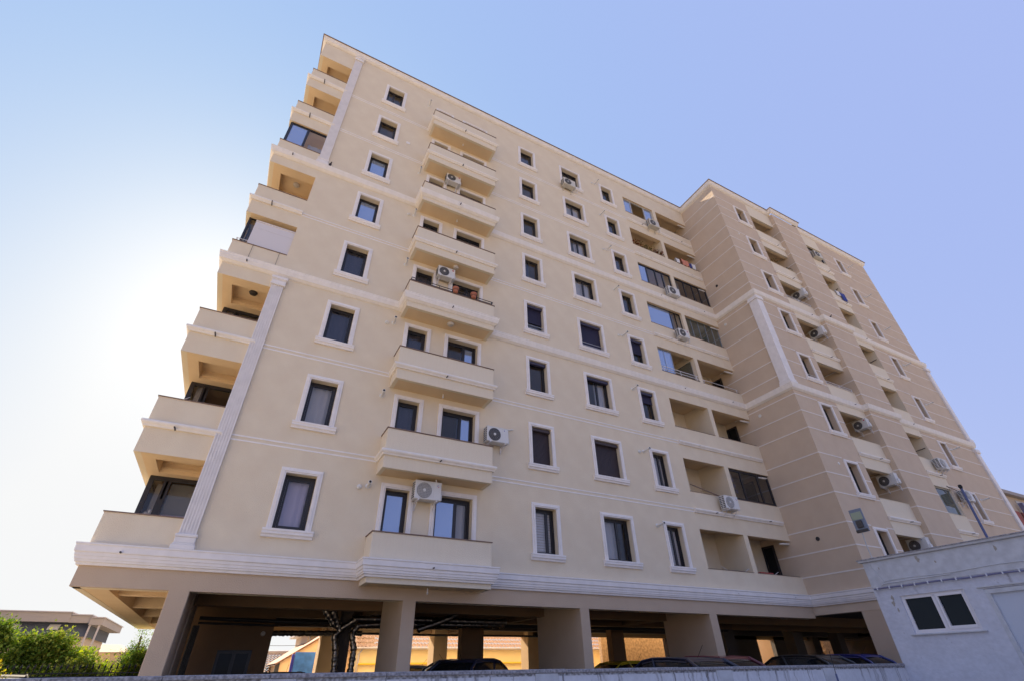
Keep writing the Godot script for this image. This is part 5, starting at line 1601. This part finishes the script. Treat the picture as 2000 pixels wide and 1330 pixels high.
	obj("drip_rail", mb, M.plaster_white, n)
	# conduit with clips and loose cables
	var pts := []
	for i in 30: pts.append(Vector3(hx - 0.045, 2.905 + 0.006 * sin(i * 1.3) + 0.004 * sin(i * 0.37), 7.6 + i * 0.2))
	mb = MB.new()
	mb.tube(pts, 0.015, 8)
	obj("conduit", mb, M.conduit, h)
	for i in 22:
		mb = MB.new()
		var zz := 7.66 + i * 0.24
		mb.box(Vector3(hx - 0.068, 2.875, zz), Vector3(hx - 0.02, 2.935, zz + 0.022), 0.006)
		obj("pipe_clip", mb, M.clip, h)
	pts = []
	for i in 28: pts.append(Vector3(hx - 0.025, 3.03 + 0.012 * sin(i * 0.8) + i * 0.0012, 7.85 + i * 0.2))
	mb = MB.new()
	mb.tube(pts, 0.006, 5)
	mb.tube([Vector3(hx - 0.03, 2.985, 7.78), Vector3(hx - 0.03, 3.0, 8.4), Vector3(hx - 0.03, 3.0, 9.05)], 0.008, 5)
	mb.tube([Vector3(hx - 0.07, 3.48, 7.72), Vector3(hx - 0.03, 3.35, 7.70), Vector3(hx - 0.03, 3.2, 7.76), Vector3(hx - 0.03, 3.0, 7.84), Vector3(hx - 0.03, 2.95, 7.74)], 0.005, 5)
	obj("cable", mb, M.clip, h)
	# flaked patches where the render has come away
	rng.seed = 31
	for q in [[8.62, 3.33, 0.07], [7.84, 3.28, 0.03], [8.9, 3.24, 0.03], [7.86, 2.72, 0.05], [7.84, 2.62, 0.06], [7.88, 2.5, 0.04], [9.9, 3.3, 0.05]]:
		mb = MB.new()
		var c := Vector3(hx - (0.0135 if q[1] > 2.93 else 0.0015), q[1], q[0])
		var prev := Vector3.ZERO
		var ring := []
		for i in 11: ring.append(c + Vector3(0, sin(TAU * i / 11) * q[2] * rng.randf_range(0.5, 1.2), cos(TAU * i / 11) * q[2] * 0.6 * rng.randf_range(0.4, 1.2)))
		for i in 11: mb.tri(c, ring[i], ring[(i + 1) % 11], N)
		obj("flaked_patch", mb, M.flake, h)
	# solar lamp on its stalk
	var s := thing("solar_lamp", "small grey solar lamp on a thin stalk at the hut roof corner", "solar lamp", "", Vector3(15.9, 3.47, 7.72))
	mb = MB.new()
	mb.tube([Vector3(0, 0, 0), Vector3(0.0, 0.3, -0.01), Vector3(0.0, 0.66, 0.02)], 0.012, 7)
	mb.box(Vector3(-0.04, 0, -0.03), Vector3(0.04, 0.05, 0.03), 0.008)
	obj("stalk", mb, M.frame_grey, s)
	mb = MB.new()
	mb.box(Vector3(-0.02, 0.57, -0.09), Vector3(0.02, 1.07, 0.19), 0.01)
	obj("housing", mb, M.solar_grey, s)
	mb = MB.new()
	mb.box(Vector3(-0.026, 0.84, -0.065), Vector3(-0.018, 1.0, 0.165), 0.002)
	obj("solar_panel", mb, M.solar_green, s)
	mb = MB.new()
	mb.box(Vector3(-0.05, 0.66, -0.02), Vector3(-0.018, 0.82, 0.12), 0.01)
	mb.box(Vector3(-0.04, 0.57, -0.085), Vector3(-0.015, 0.63, 0.18), 0.006)
	obj("lamp_head", mb, M.dark_metal, s)
	var p := thing("antenna_pole", "thin blue grey pole with a black cap rising from the hut roof", "pole", "", Vector3(16.5, 3.47, 9.62))
	mb = MB.new()
	mb.tube([Vector3.ZERO, Vector3(0, 1.1, 0.03)], 0.022, 10)
	mb.lathe([Vector2(0.06, 0), Vector2(0.06, 0.012), Vector2(0.025, 0.02)], Vector3.ZERO, Vector3.UP, 12)
	obj("shaft", mb, M.pole_blue, p)
	mb = MB.new()
	mb.lathe([Vector2(0, 1.08), Vector2(0.024, 1.085), Vector2(0.036, 1.12), Vector2(0.03, 1.16), Vector2(0, 1.175)], Vector3(0, 0, 0.03), Vector3.UP, 12)
	obj("cap", mb, M.black, p)
	var a := thing("whip_aerial", "thin dark blue whip aerial standing in front of the low white wall", "aerial", "", Vector3(11.3, GY, 9.0))
	mb = MB.new()
	mb.lathe([Vector2(0, 0), Vector2(0.12, 0), Vector2(0.11, 0.03), Vector2(0.02, 0.05), Vector2(0.012, 0.3), Vector2(0.012, 1.24), Vector2(0, 1.25)], Vector3.ZERO, Vector3.UP, 12)
	obj("mast", mb, M.pole_blue, a)
	mb = MB.new()
	mb.tube([Vector3(0, 1.24, 0), Vector3(0.02, 1.5, 0.0)], 0.004, 6)
	obj("tip", mb, M.black, a)

# ---------------------------------------------------------------- surroundings
func tile_slope(mb: MB, a: Vector3, b: Vector3, up: Vector3, pitch: float, course: float) -> void:
	# corrugated tile courses between the eaves line a-b and a-b+up; each course overlaps the one below
	var l := (b - a).length(); var k := int(l / pitch) * 4
	var nrow := int(up.length() / course)
	var ux := (b - a) / l; var uy := up.normalized(); var nn := ux.cross(uy).normalized()
	if nn.y < 0: nn = -nn
	for r in nrow:
		var rows := []
		for i in k + 1:
			var x := l * i / k
			var wv := 0.04 * sin(TAU * x / pitch)
			rows.append([a + ux * x + uy * (course * r) + nn * (wv + 0.035), a + ux * x + uy * (course * (r + 1)) + nn * (wv - 0.005)])
		mb.grid(rows)

func build_surroundings() -> void:
	# far left house
	var h := thing("mansard_house", "long beige house with dark slate band and two skylights behind the hedge at left", "house")
	var mb := MB.new()
	mb.box(Vector3(-24, GY, -44), Vector3(-5.15, 4.1, -35.3))
	obj("wall", mb, M.peach_pale, h)
	mb = MB.new()
	mb.fquad(Vector3(-24.3, 4.0, -34.9), Vector3(-4.95, 4.0, -34.9), Vector3(-4.95, 4.9, -35.4), Vector3(-24.3, 4.9, -35.4), Vector3(-10, 2, -40))
	mb.fquad(Vector3(-24.3, 4.0, -34.9), Vector3(-4.95, 4.0, -34.9), Vector3(-4.95, 4.05, -35.5), Vector3(-24.3, 4.05, -35.5), Vector3(-10, 6, -36))
	mb.fquad(Vector3(-4.95, 4.0, -34.9), Vector3(-4.95, 4.9, -35.4), Vector3(-4.95, 4.9, -44), Vector3(-4.95, 4.0, -44.2), Vector3(-10, 4, -40))
	obj("mansard_roof", mb, M.slate, h)
	mb = MB.new()
	mb.box(Vector3(-24.4, 4.86, -44.5), Vector3(-6.2, 5.46, -34.8))
	mb.box(Vector3(-6.2, 4.84, -44.3), Vector3(-5.0, 5.32, -34.85))
	mb.box(Vector3(-5.0, 4.72, -44.0), Vector3(-4.2, 5.18, -34.75))
	obj("fascia", mb, M.fascia, h)
	mb = MB.new()
	mb.box(Vector3(-24.5, 5.44, -44.6), Vector3(-6.15, 5.5, -34.7))
	mb.box(Vector3(-6.15, 5.3, -44.4), Vector3(-4.95, 5.36, -34.75))
	mb.box(Vector3(-4.95, 5.16, -44.1), Vector3(-4.12, 5.21, -34.65))
	obj("roof_edging", mb, M.gutter, h)
	for x in [-9.1, -6.95, -13.0, -17.0]:
		mb = MB.new()
		mb.fquad(Vector3(x - 0.34, 4.4, -35.05), Vector3(x + 0.3, 4.4, -35.05), Vector3(x + 0.34, 4.74, -35.24), Vector3(x - 0.3, 4.74, -35.24), Vector3(x, 4, -38))
		obj("skylight", mb, M.frame_grey, h)
	for x in [-4.9, -4.35]:
		mb = MB.new()
		mb.box(Vector3(x - 0.05, GY, -34.95), Vector3(x + 0.05, 4.75, -34.85))
		obj("porch_post", mb, M.gutter, h)
	var r := thing("red_roof_house", "low house with a pale red hipped roof beyond the hedge", "house")
	mb = MB.new()
	mb.box(Vector3(-9.5, GY, -52), Vector3(-3.6, 3.42, -45.2))
	obj("wall", mb, M.peach_pale, r)
	mb = MB.new()
	var e := [Vector3(-9.8, 3.4, -45), Vector3(-3.4, 3.4, -45), Vector3(-3.4, 3.4, -52.3), Vector3(-9.8, 3.4, -52.3)]
	var t := [Vector3(-8.4, 4.05, -47.4), Vector3(-4.3, 4.05, -47.4), Vector3(-4.3, 4.05, -49.8), Vector3(-8.4, 4.05, -49.8)]
	for i in 4: mb.fquad(e[i], e[(i + 1) % 4], t[(i + 1) % 4], t[i], Vector3(-6.5, 3.4, -48.6))
	mb.fquad(t[0], t[1], t[2], t[3], Vector3(-6.5, 3.4, -48.6))
	obj("roof", mb, M.tile_pale, r)
	# hedge and fence
	var g1 := [Color(0.14, 0.22, 0.035), Color(0.18, 0.25, 0.05), Color(0.10, 0.17, 0.03)]
	var g2 := [Color(0.30, 0.34, 0.06), Color(0.18, 0.26, 0.05), Color(0.36, 0.36, 0.07)]
	var gy := [Color(0.45, 0.34, 0.02), Color(0.34, 0.30, 0.03), Color(0.2, 0.22, 0.03), Color(0.5, 0.36, 0.015)]
	bush("yellow_bush", "bright yellow leaved bush at the left edge", "bush", Vector3(-1.85, GY, -6.2), [[Vector3(-0.5, 1.0, 0), Vector3(0.8, 1.0, 0.6)], [Vector3(0.15, 0.9, 0.1), Vector3(0.6, 0.85, 0.5)], [Vector3(-0.5, 1.9, 0), Vector3(0.45, 0.6, 0.4)], [Vector3(-0.1, 1.4, 0), Vector3(0.45, 0.5, 0.4)]], 14000, 0.05, gy, 1, "garden bushes left of the building")
	bush("green_bush", "tall green bush behind the yellow one", "bush", Vector3(-2.6, GY, -11.2), [[Vector3(-0.7, 1.6, 0), Vector3(0.9, 1.4, 0.8)], [Vector3(0.2, 1.35, 0.2), Vector3(0.8, 1.3, 0.7)], [Vector3(-0.6, 2.5, 0), Vector3(0.5, 0.5, 0.4)], [Vector3(0.5, 2.1, 0), Vector3(0.5, 0.6, 0.5)]], 13000, 0.07, g1 + [g2[0]], 2, "garden bushes left of the building")
	bush("green_bush", "dense mid green bush with a blunt top left of the low red roof", "bush", Vector3(-1.3, GY, -11.4), [[Vector3(-0.3, 1.3, 0), Vector3(0.8, 1.25, 0.8)], [Vector3(0.5, 1.0, 0.3), Vector3(0.8, 1.0, 0.7)], [Vector3(-0.2, 2.2, 0), Vector3(0.55, 0.5, 0.5)], [Vector3(0.6, 1.7, 0.1), Vector3(0.5, 0.5, 0.5)]], 12000, 0.07, g2 + [g1[0]], 3, "garden bushes left of the building")
	bush("green_bush", "low pale green bush under the red roof", "bush", Vector3(0.0, GY, -11.0), [[Vector3(0, 0.95, 0), Vector3(0.8, 1.0, 0.7)], [Vector3(0.5, 0.9, 0.2), Vector3(0.6, 1.0, 0.6)], [Vector3(-0.3, 1.5, 0.2), Vector3(0.5, 0.5, 0.5)]], 9000, 0.064, g2, 4, "garden bushes left of the building")
	bush("green_bush", "rounded green bush close to the first column", "bush", Vector3(1.0, GY, -11.4), [[Vector3(0, 1.1, 0), Vector3(0.75, 1.05, 0.7)], [Vector3(0.6, 0.95, 0), Vector3(0.6, 1.0, 0.6)], [Vector3(0.2, 1.7, 0.1), Vector3(0.5, 0.45, 0.5)]], 9000, 0.064, g1 + g2, 5, "garden bushes left of the building")
	bush("slender_tree", "slender young tree with thin airy crown left of the first column", "tree", Vector3(0.85, GY, -14.0), [[Vector3(-0.15, 2.75, 0), Vector3(0.34, 0.45, 0.3)], [Vector3(0.12, 2.3, 0.1), Vector3(0.3, 0.4, 0.3)], [Vector3(-0.3, 2.15, 0), Vector3(0.22, 0.25, 0.2)], [Vector3(0.2, 1.85, 0), Vector3(0.3, 0.3, 0.3)]], 1400, 0.04, g1, 6, "", 0.05)
	bush("dark_tree", "dark distant tree right of the red roof", "tree", Vector3(-2.2, GY, -40.0), [[Vector3(0, 2.4, 0), Vector3(1.0, 1.0, 1.0)], [Vector3(0.9, 2.1, 0), Vector3(0.9, 0.9, 0.9)]], 4000, 0.09, [Color(0.05, 0.06, 0.06), Color(0.04, 0.06, 0.04)], 7, "", 0.3)
	var f := thing("spiked_fence", "dark wrought iron fence with spear tips in front of the hedge", "fence")
	var bar := MB.new()
	bar.tube([Vector3(0, GY, 0), Vector3(0, 1.84, 0)], 0.012, 6)
	bar.lathe([Vector2(0.012, 0), Vector2(0.03, 0.04), Vector2(0.028, 0.07), Vector2(0, 0.16)], Vector3(0, 1.84, 0), Vector3.UP, 8)
	var bm := bar.mesh()
	for i in 40:
		var o := inst("fence_bar", bm, M.iron, f)
		o.position = Vector3(-4.2 + i * 0.165, 0, -8.9)
	for y in [0.45, 1.72]:
		mb = MB.new()
		mb.box(Vector3(-4.3, y, -8.92), Vector3(2.4, y + 0.03, -8.88))
		obj("fence_rail", mb, M.iron, f)
	mb = MB.new()
	mb.box(Vector3(-4.3, GY, -9.1), Vector3(2.4, 1.66, -8.98), 0.01)
	obj("fence_backing", mb, M.iron, f)
	# behind the parking deck
	var yh := thing("yellow_house", "long yellow house with a clay tile roof behind the parking deck", "house")
	mb = MB.new()
	mb.box(Vector3(10.75, GY, -24), Vector3(34, 2.72, -18.0))
	obj("wall", mb, M.yellow_wall, yh)
	mb = MB.new()
	tile_slope(mb, Vector3(10.5, 2.80, -17.6), Vector3(34.2, 2.80, -17.6), Vector3(0, 2.6, -3.4), 0.22, 0.36)
	mb.quad(Vector3(10.5, 2.78, -17.6), Vector3(10.5, 5.4, -21.0), Vector3(10.5, 2.78, -24.4), Vector3(10.5, 2.7, -20), Vector3.LEFT)
	obj("tile_roof", mb, M.tile_pale, yh)
	mb = MB.new()
	mb.tube([Vector3(10.5, 2.76, -17.55), Vector3(34.2, 2.76, -17.55)], 0.055, 8)
	mb.tube([Vector3(10.85, 2.72, -17.7), Vector3(10.75, 2.5, -17.9), Vector3(10.75, GY, -17.9)], 0.045, 8)
	obj("gutter", mb, M.gutter, yh)
	mb = MB.new()
	mb.tube([Vector3(10.75, GY, -17.85), Vector3(10.75, 2.02, -17.85), Vector3(24.0, 2.02, -17.85)], 0.05, 8)
	obj("gas_pipe", mb, M.yellow_pipe, yh)
	var pk := thing("peach_house", "tall peach wall with a dark eave seen through the gap under the wing", "house")
	mb = MB.new()
	mb.box(Vector3(38.0, GY, -26), Vector3(47.0, 6.0, -17.0))
	obj("wall", mb, M.peach_wall_pale, pk)
	mb = MB.new()
	mb.box(Vector3(37.6, 4.15, -17.0), Vector3(47.3, 4.3, -16.4), 0.02)
	mb.box(Vector3(37.6, 6.0, -26.3), Vector3(47.3, 6.2, -16.6), 0.02)
	obj("eave", mb, M.tile, pk)
	for q in [[25.0, 30.2, "weathered orange wall at the sunny back of the deck behind the yellow car"], [43.2, 44.9, "narrow orange wall left of the garden gate under the wing"], [47.3, 52.0, "broad orange wall right of the garden gate under the wing"]]:
		var ow := MB.new()
		ow.box(Vector3(q[0], GY, -14.9), Vector3(q[1], 5.0, -14.6), 0.02)
		tag(obj("yard_wall", ow, M.yard_wall), q[2], "wall", "orange walls behind the deck")
	var yp := thing("gas_riser", "slim yellow gas pipe standing beside the orange back wall", "pipe", "", Vector3(23.2, GY, -13.2))
	mb = MB.new()
	mb.tube([Vector3(0, 0, 0), Vector3(0, 3.6, 0)], 0.055, 10)
	obj("riser", mb, M.yellow_pipe, yp)
	mb = MB.new()
	mb.box(Vector3(-0.1, 0.7, -0.1), Vector3(0.1, 1.0, 0.1), 0.02)
	obj("valve_box", mb, M.yellow_pipe, yp)
	var gh := thing("gable_house", "orange rendered gable house with a sloping tiled verge seen left of the foil pipes", "house")
	mb = MB.new()
	mb.tri(Vector3(6.95, 2.2, -20), Vector3(12.6, 2.2, -20), Vector3(9.8, 3.85, -20), Vector3.BACK)
	mb.quad(Vector3(6.95, GY, -20), Vector3(12.6, GY, -20), Vector3(12.6, 2.2, -20), Vector3(6.95, 2.2, -20), Vector3.BACK)
	mb.box(Vector3(6.97, GY, -27), Vector3(12.58, 2.2, -20.02))
	obj("wall", mb, M.peach_wall, gh)
	mb = MB.new()
	for s in [[6.7, 2.12], [12.85, 2.12]]:
		mb.fquad(Vector3(s[0], s[1], -19.8), Vector3(9.8, 3.98, -19.8), Vector3(9.8, 3.98, -27.2), Vector3(s[0], s[1], -27.2), Vector3(9.8, 2, -23))
		mb.fquad(Vector3(s[0], s[1] - 0.09, -19.8), Vector3(9.8, 3.89, -19.8), Vector3(9.8, 3.98, -19.8), Vector3(s[0], s[1], -19.8), Vector3(9.8, 3, -23))
		mb.fquad(Vector3(s[0], s[1] - 0.09, -19.8), Vector3(9.8, 3.89, -19.8), Vector3(9.8, 3.89, -27.2), Vector3(s[0], s[1] - 0.09, -27.2), Vector3(9.8, 6, -23))
	obj("tile_roof", mb, M.tile, gh)
	mb = MB.new()
	mb.box(Vector3(6.72, GY, -20.1), Vector3(6.93, 2.15, -19.9))
	obj("corner_post", mb, M.iron, gh)
	var ph := thing("pale_house", "pale house corner with a grey gutter above the gable house", "house")
	mb = MB.new()
	mb.box(Vector3(8.65, GY, -30), Vector3(13, 3.9, -24.0))
	obj("wall", mb, M.peach_pale, ph)
	mb = MB.new()
	mb.box(Vector3(8.2, 3.75, -30.4), Vector3(13.3, 3.95, -23.4), 0.03)
	mb.fquad(Vector3(8.2, 3.96, -23.4), Vector3(13.3, 3.96, -23.4), Vector3(13.3, 5.2, -27), Vector3(8.2, 5.2, -27), Vector3(10, 3, -27))
	obj("roof", mb, M.gutter, ph)
	mb = MB.new()
	mb.tube([Vector3(8.7, 3.75, -23.9), Vector3(8.85, 3.3, -23.95), Vector3(8.85, GY, -23.95)], 0.045, 8)
	obj("downpipe", mb, M.gutter, ph)
	var th := thing("tiled_house", "small far house with a red pantile roof left of the gable house", "house")
	mb = MB.new()
	mb.box(Vector3(3.0, GY, -31), Vector3(8.3, 1.7, -25.2))
	obj("wall", mb, M.peach_pale, th)
	mb = MB.new()
	tile_slope(mb, Vector3(2.8, 1.6, -24.9), Vector3(8.4, 1.6, -24.9), Vector3(0, 1.25, -2.4), 0.2, 0.28)
	obj("tile_roof", mb, M.tile, th)
	mb = MB.new()
	mb.tube([Vector3(2.7, 2.86, -27.35), Vector3(8.5, 2.86, -27.35)], 0.1, 8)
	obj("ridge_tile", mb, M.gutter, th)
	var bp := thing("blue_gate", "bright blue sheet metal gate standing in the sunny yard", "gate")
	mb = MB.new()
	mb.box(Vector3(6.95, GY, -14.04), Vector3(7.85, 2.46, -13.98), 0.01)
	obj("sheet", mb, M.blue_panel, bp)
	mb = MB.new()
	mb.box(Vector3(6.83, GY, -14.1), Vector3(6.94, 2.38, -13.94), 0.01)
	obj("post", mb, M.logo_blue, bp)
	var wire := MB.new()
	var pts := []
	for i in 20: pts.append(Vector3(2.0 + i * 0.5, 3.02 - 0.35 * sin(PI * i / 19.0) + 0.35, -22.0))
	wire.tube(pts, 0.012, 5)
	tag(obj("overhead_cable", wire, M.black), "thin overhead cable crossing the bright sky behind the lobby", "cable")
	# glimpse through the wing undercroft
	bush("garden_tree", "dark green garden tree seen through the passage under the wing", "tree", Vector3(53.0, GY, -18.5), [[Vector3(0, 2.4, 0), Vector3(2.6, 1.8, 1.5)], [Vector3(2.0, 3.2, 0), Vector3(2.0, 1.5, 1.5)]], 5000, 0.12, g1, 8, "", 0.3)
	var mg := thing("garden_gate", "slatted dark garden gate with a pointed top under the wing", "gate", "", Vector3(46.1, GY, -14.75))
	for s in [-1.0, 1.0]:
		mb = MB.new()
		mb.tube([Vector3(0, 1.9, 0), Vector3(s * 1.3, 2.35, 0)], 0.05, 6)
		mb.tube([Vector3(s * 1.3, 0, 0), Vector3(s * 1.3, 2.35, 0)], 0.05, 6)
		obj("gate_frame", mb, M.peach_wall, mg)
		for i in 6:
			mb = MB.new()
			var x: float = s * (0.15 + i * 0.19)
			mb.box(Vector3(x - 0.05, 0.05, -0.02), Vector3(x + 0.05, 1.85 + i * 0.06, 0.02))
			obj("slat", mb, M.bark, mg)
	# right edge building
	var rb := thing("red_panel_building", "distant pale building with red panels beyond the right end of the wing", "building")
	mb = MB.new()
	mb.box(Vector3(50, GY, -16), Vector3(80, 13.2, -2.2))
	obj("wall", mb, M.peach_pale, rb)
	mb = MB.new()
	mb.box(Vector3(49.6, 13.2, -16.4), Vector3(80.4, 13.5, -1.8))
	obj("roof", mb, M.fascia, rb)
	for i in 9:
		mb = MB.new()
		mb.box(Vector3(52.0 + i * 3.0, 12.2, -2.3), Vector3(53.6 + i * 3.0, 12.95, -2.16))
		obj("window", mb, M.frame_grey, rb)
		mb = MB.new()
		mb.box(Vector3(51.6 + i * 3.0, 9.2, -2.3), Vector3(54.2 + i * 3.0, 11.9, -2.12))
		obj("red_panel", mb, M.brick_red, rb)
	mb = MB.new()
	mb.box(Vector3(60.5, GY, -2.0), Vector3(60.8, 12.6, -1.7))
	mb.box(Vector3(63.2, GY, -2.0), Vector3(63.5, 12.6, -1.7))
	obj("downpipe", mb, M.conduit, rb)

func build_ground() -> void:
	var mb := MB.new()
	var k := 24
	for i in k:
		for j in k:
			var f := func(a: int) -> float:
				var t := (a / float(k)) * 2.0 - 1.0
				return sign(t) * pow(absf(t), 3.0) * 1500.0
			var x0: float = f.call(i); var x1: float = f.call(i + 1); var z0: float = f.call(j); var z1: float = f.call(j + 1)
			mb.quad(Vector3(x0, GY, z0), Vector3(x1, GY, z0), Vector3(x1, GY, z1), Vector3(x0, GY, z1), Vector3.UP)
	var g := obj("ground", mb, M.paving)
	g.set_meta("kind", "structure")
	mb = MB.new()
	mb.quad(Vector3(0.6, GY + 0.006, -12.6), Vector3(46.5, GY + 0.006, -12.6), Vector3(46.5, GY + 0.006, 7.35), Vector3(0.6, GY + 0.006, 7.35), Vector3.UP)
	var a := obj("parking_deck", mb, M.asphalt)
	a.set_meta("kind", "structure")

# ---------------------------------------------------------------- sky and light
const EXPO := 3.5
const SUN_AZ := -9.0
const SUN_EL := 32.0
func sky_panorama() -> ImageTexture:
	var w := 512; var h := 256
	var im := Image.create(w, h, false, Image.FORMAT_RGBF)
	var sd := Vector3(sin(deg_to_rad(SUN_AZ)) * cos(deg_to_rad(SUN_EL)), sin(deg_to_rad(SUN_EL)), -cos(deg_to_rad(SUN_AZ)) * cos(deg_to_rad(SUN_EL)))
	for y in h:
		var el := (0.5 - (y + 0.5) / h) * PI
		for x in w:
			# Godot: u = atan2(dir.x, -dir.z) / TAU
			var az := (x + 0.5) / w * TAU
			var d := Vector3(sin(az) * cos(el), sin(el), -cos(az) * cos(el))
			var ang := rad_to_deg(acos(clampf(d.dot(sd), -1, 1)))
			var e := maxf(rad_to_deg(el), 0.0)
			var c := Vector3(0.395, 0.495, 0.88)
			c = c.lerp(Vector3(0.33, 0.60, 0.90), 0.85 * exp(-pow(ang / 42.0, 2.0)))
			var hz := exp(-e / 9.0)
			var dz := absf(wrapf(rad_to_deg(az) - SUN_AZ, -180.0, 180.0))
			var wt := exp(-pow(ang / 17.5, 1.6)) + 0.95 * exp(-pow(e / 26.0, 2.0)) * exp(-pow(dz / 48.0, 2.0)) + 0.25 * hz
			c = c.lerp(Vector3(0.93, 0.935, 0.94), clampf(1.15 * wt / (1.0 + 0.18 * wt), 0.0, 1.0))
			c += Vector3(1.0, 0.97, 0.92) * (0.15 * exp(-pow(ang / 12.0, 2.0)))
			if el < 0.0: c = Vector3(0.45, 0.42, 0.38)
			c /= EXPO
			im.set_pixel(x, y, Color(c.x, c.y, c.z))
	return ImageTexture.create_from_image(im)

func _ready() -> void:
	var cam := Camera3D.new()
	cam.name = "camera"
	add_child(cam)
	cam.position = Vector3(3.747, 1.608, 13.912)
	cam.rotation_order = EULER_ORDER_YXZ
	cam.rotation_degrees = Vector3(35.1266, -28.1318, -0.9758)
	cam.fov = 71.92
	cam.near = 0.05
	cam.far = 4000.0
	cam.current = true
	var we := WorldEnvironment.new()
	we.name = "world_environment"
	var env := Environment.new()
	env.background_mode = Environment.BG_SKY
	var sky := Sky.new()
	var pm := PanoramaSkyMaterial.new()
	pm.panorama = sky_panorama()
	sky.sky_material = pm
	env.sky = sky
	env.tonemap_mode = Environment.TONE_MAPPER_LINEAR
	env.tonemap_exposure = EXPO
	env.sdfgi_enabled = true
	env.ssao_enabled = true
	env.ssil_enabled = true
	we.environment = env
	add_child(we)
	var sun := DirectionalLight3D.new()
	sun.name = "sun"
	sun.light_energy = 1.6
	sun.light_color = Color(1.0, 0.93, 0.82)
	sun.light_angular_distance = 0.5
	sun.shadow_enabled = true
	sun.rotation_order = EULER_ORDER_YXZ
	# the light shines along -z of the node: from behind and slightly left of the building
	sun.rotation_degrees = Vector3(-SUN_EL, 180.0 - SUN_AZ, 0)
	add_child(sun)
	make_materials()
	M.peach_pale = mat(lin(0.50, 0.40, 0.30), 0.9)
	M.hut_pane = mat(lin(0.012, 0.018, 0.022), 0.12)
	M.hut_pane.metallic_specular = 0.25
	build_ground()
	build_building()
	build_surroundings()
	build_foreground()
	build_cars()
	build_acs()
	build_small()
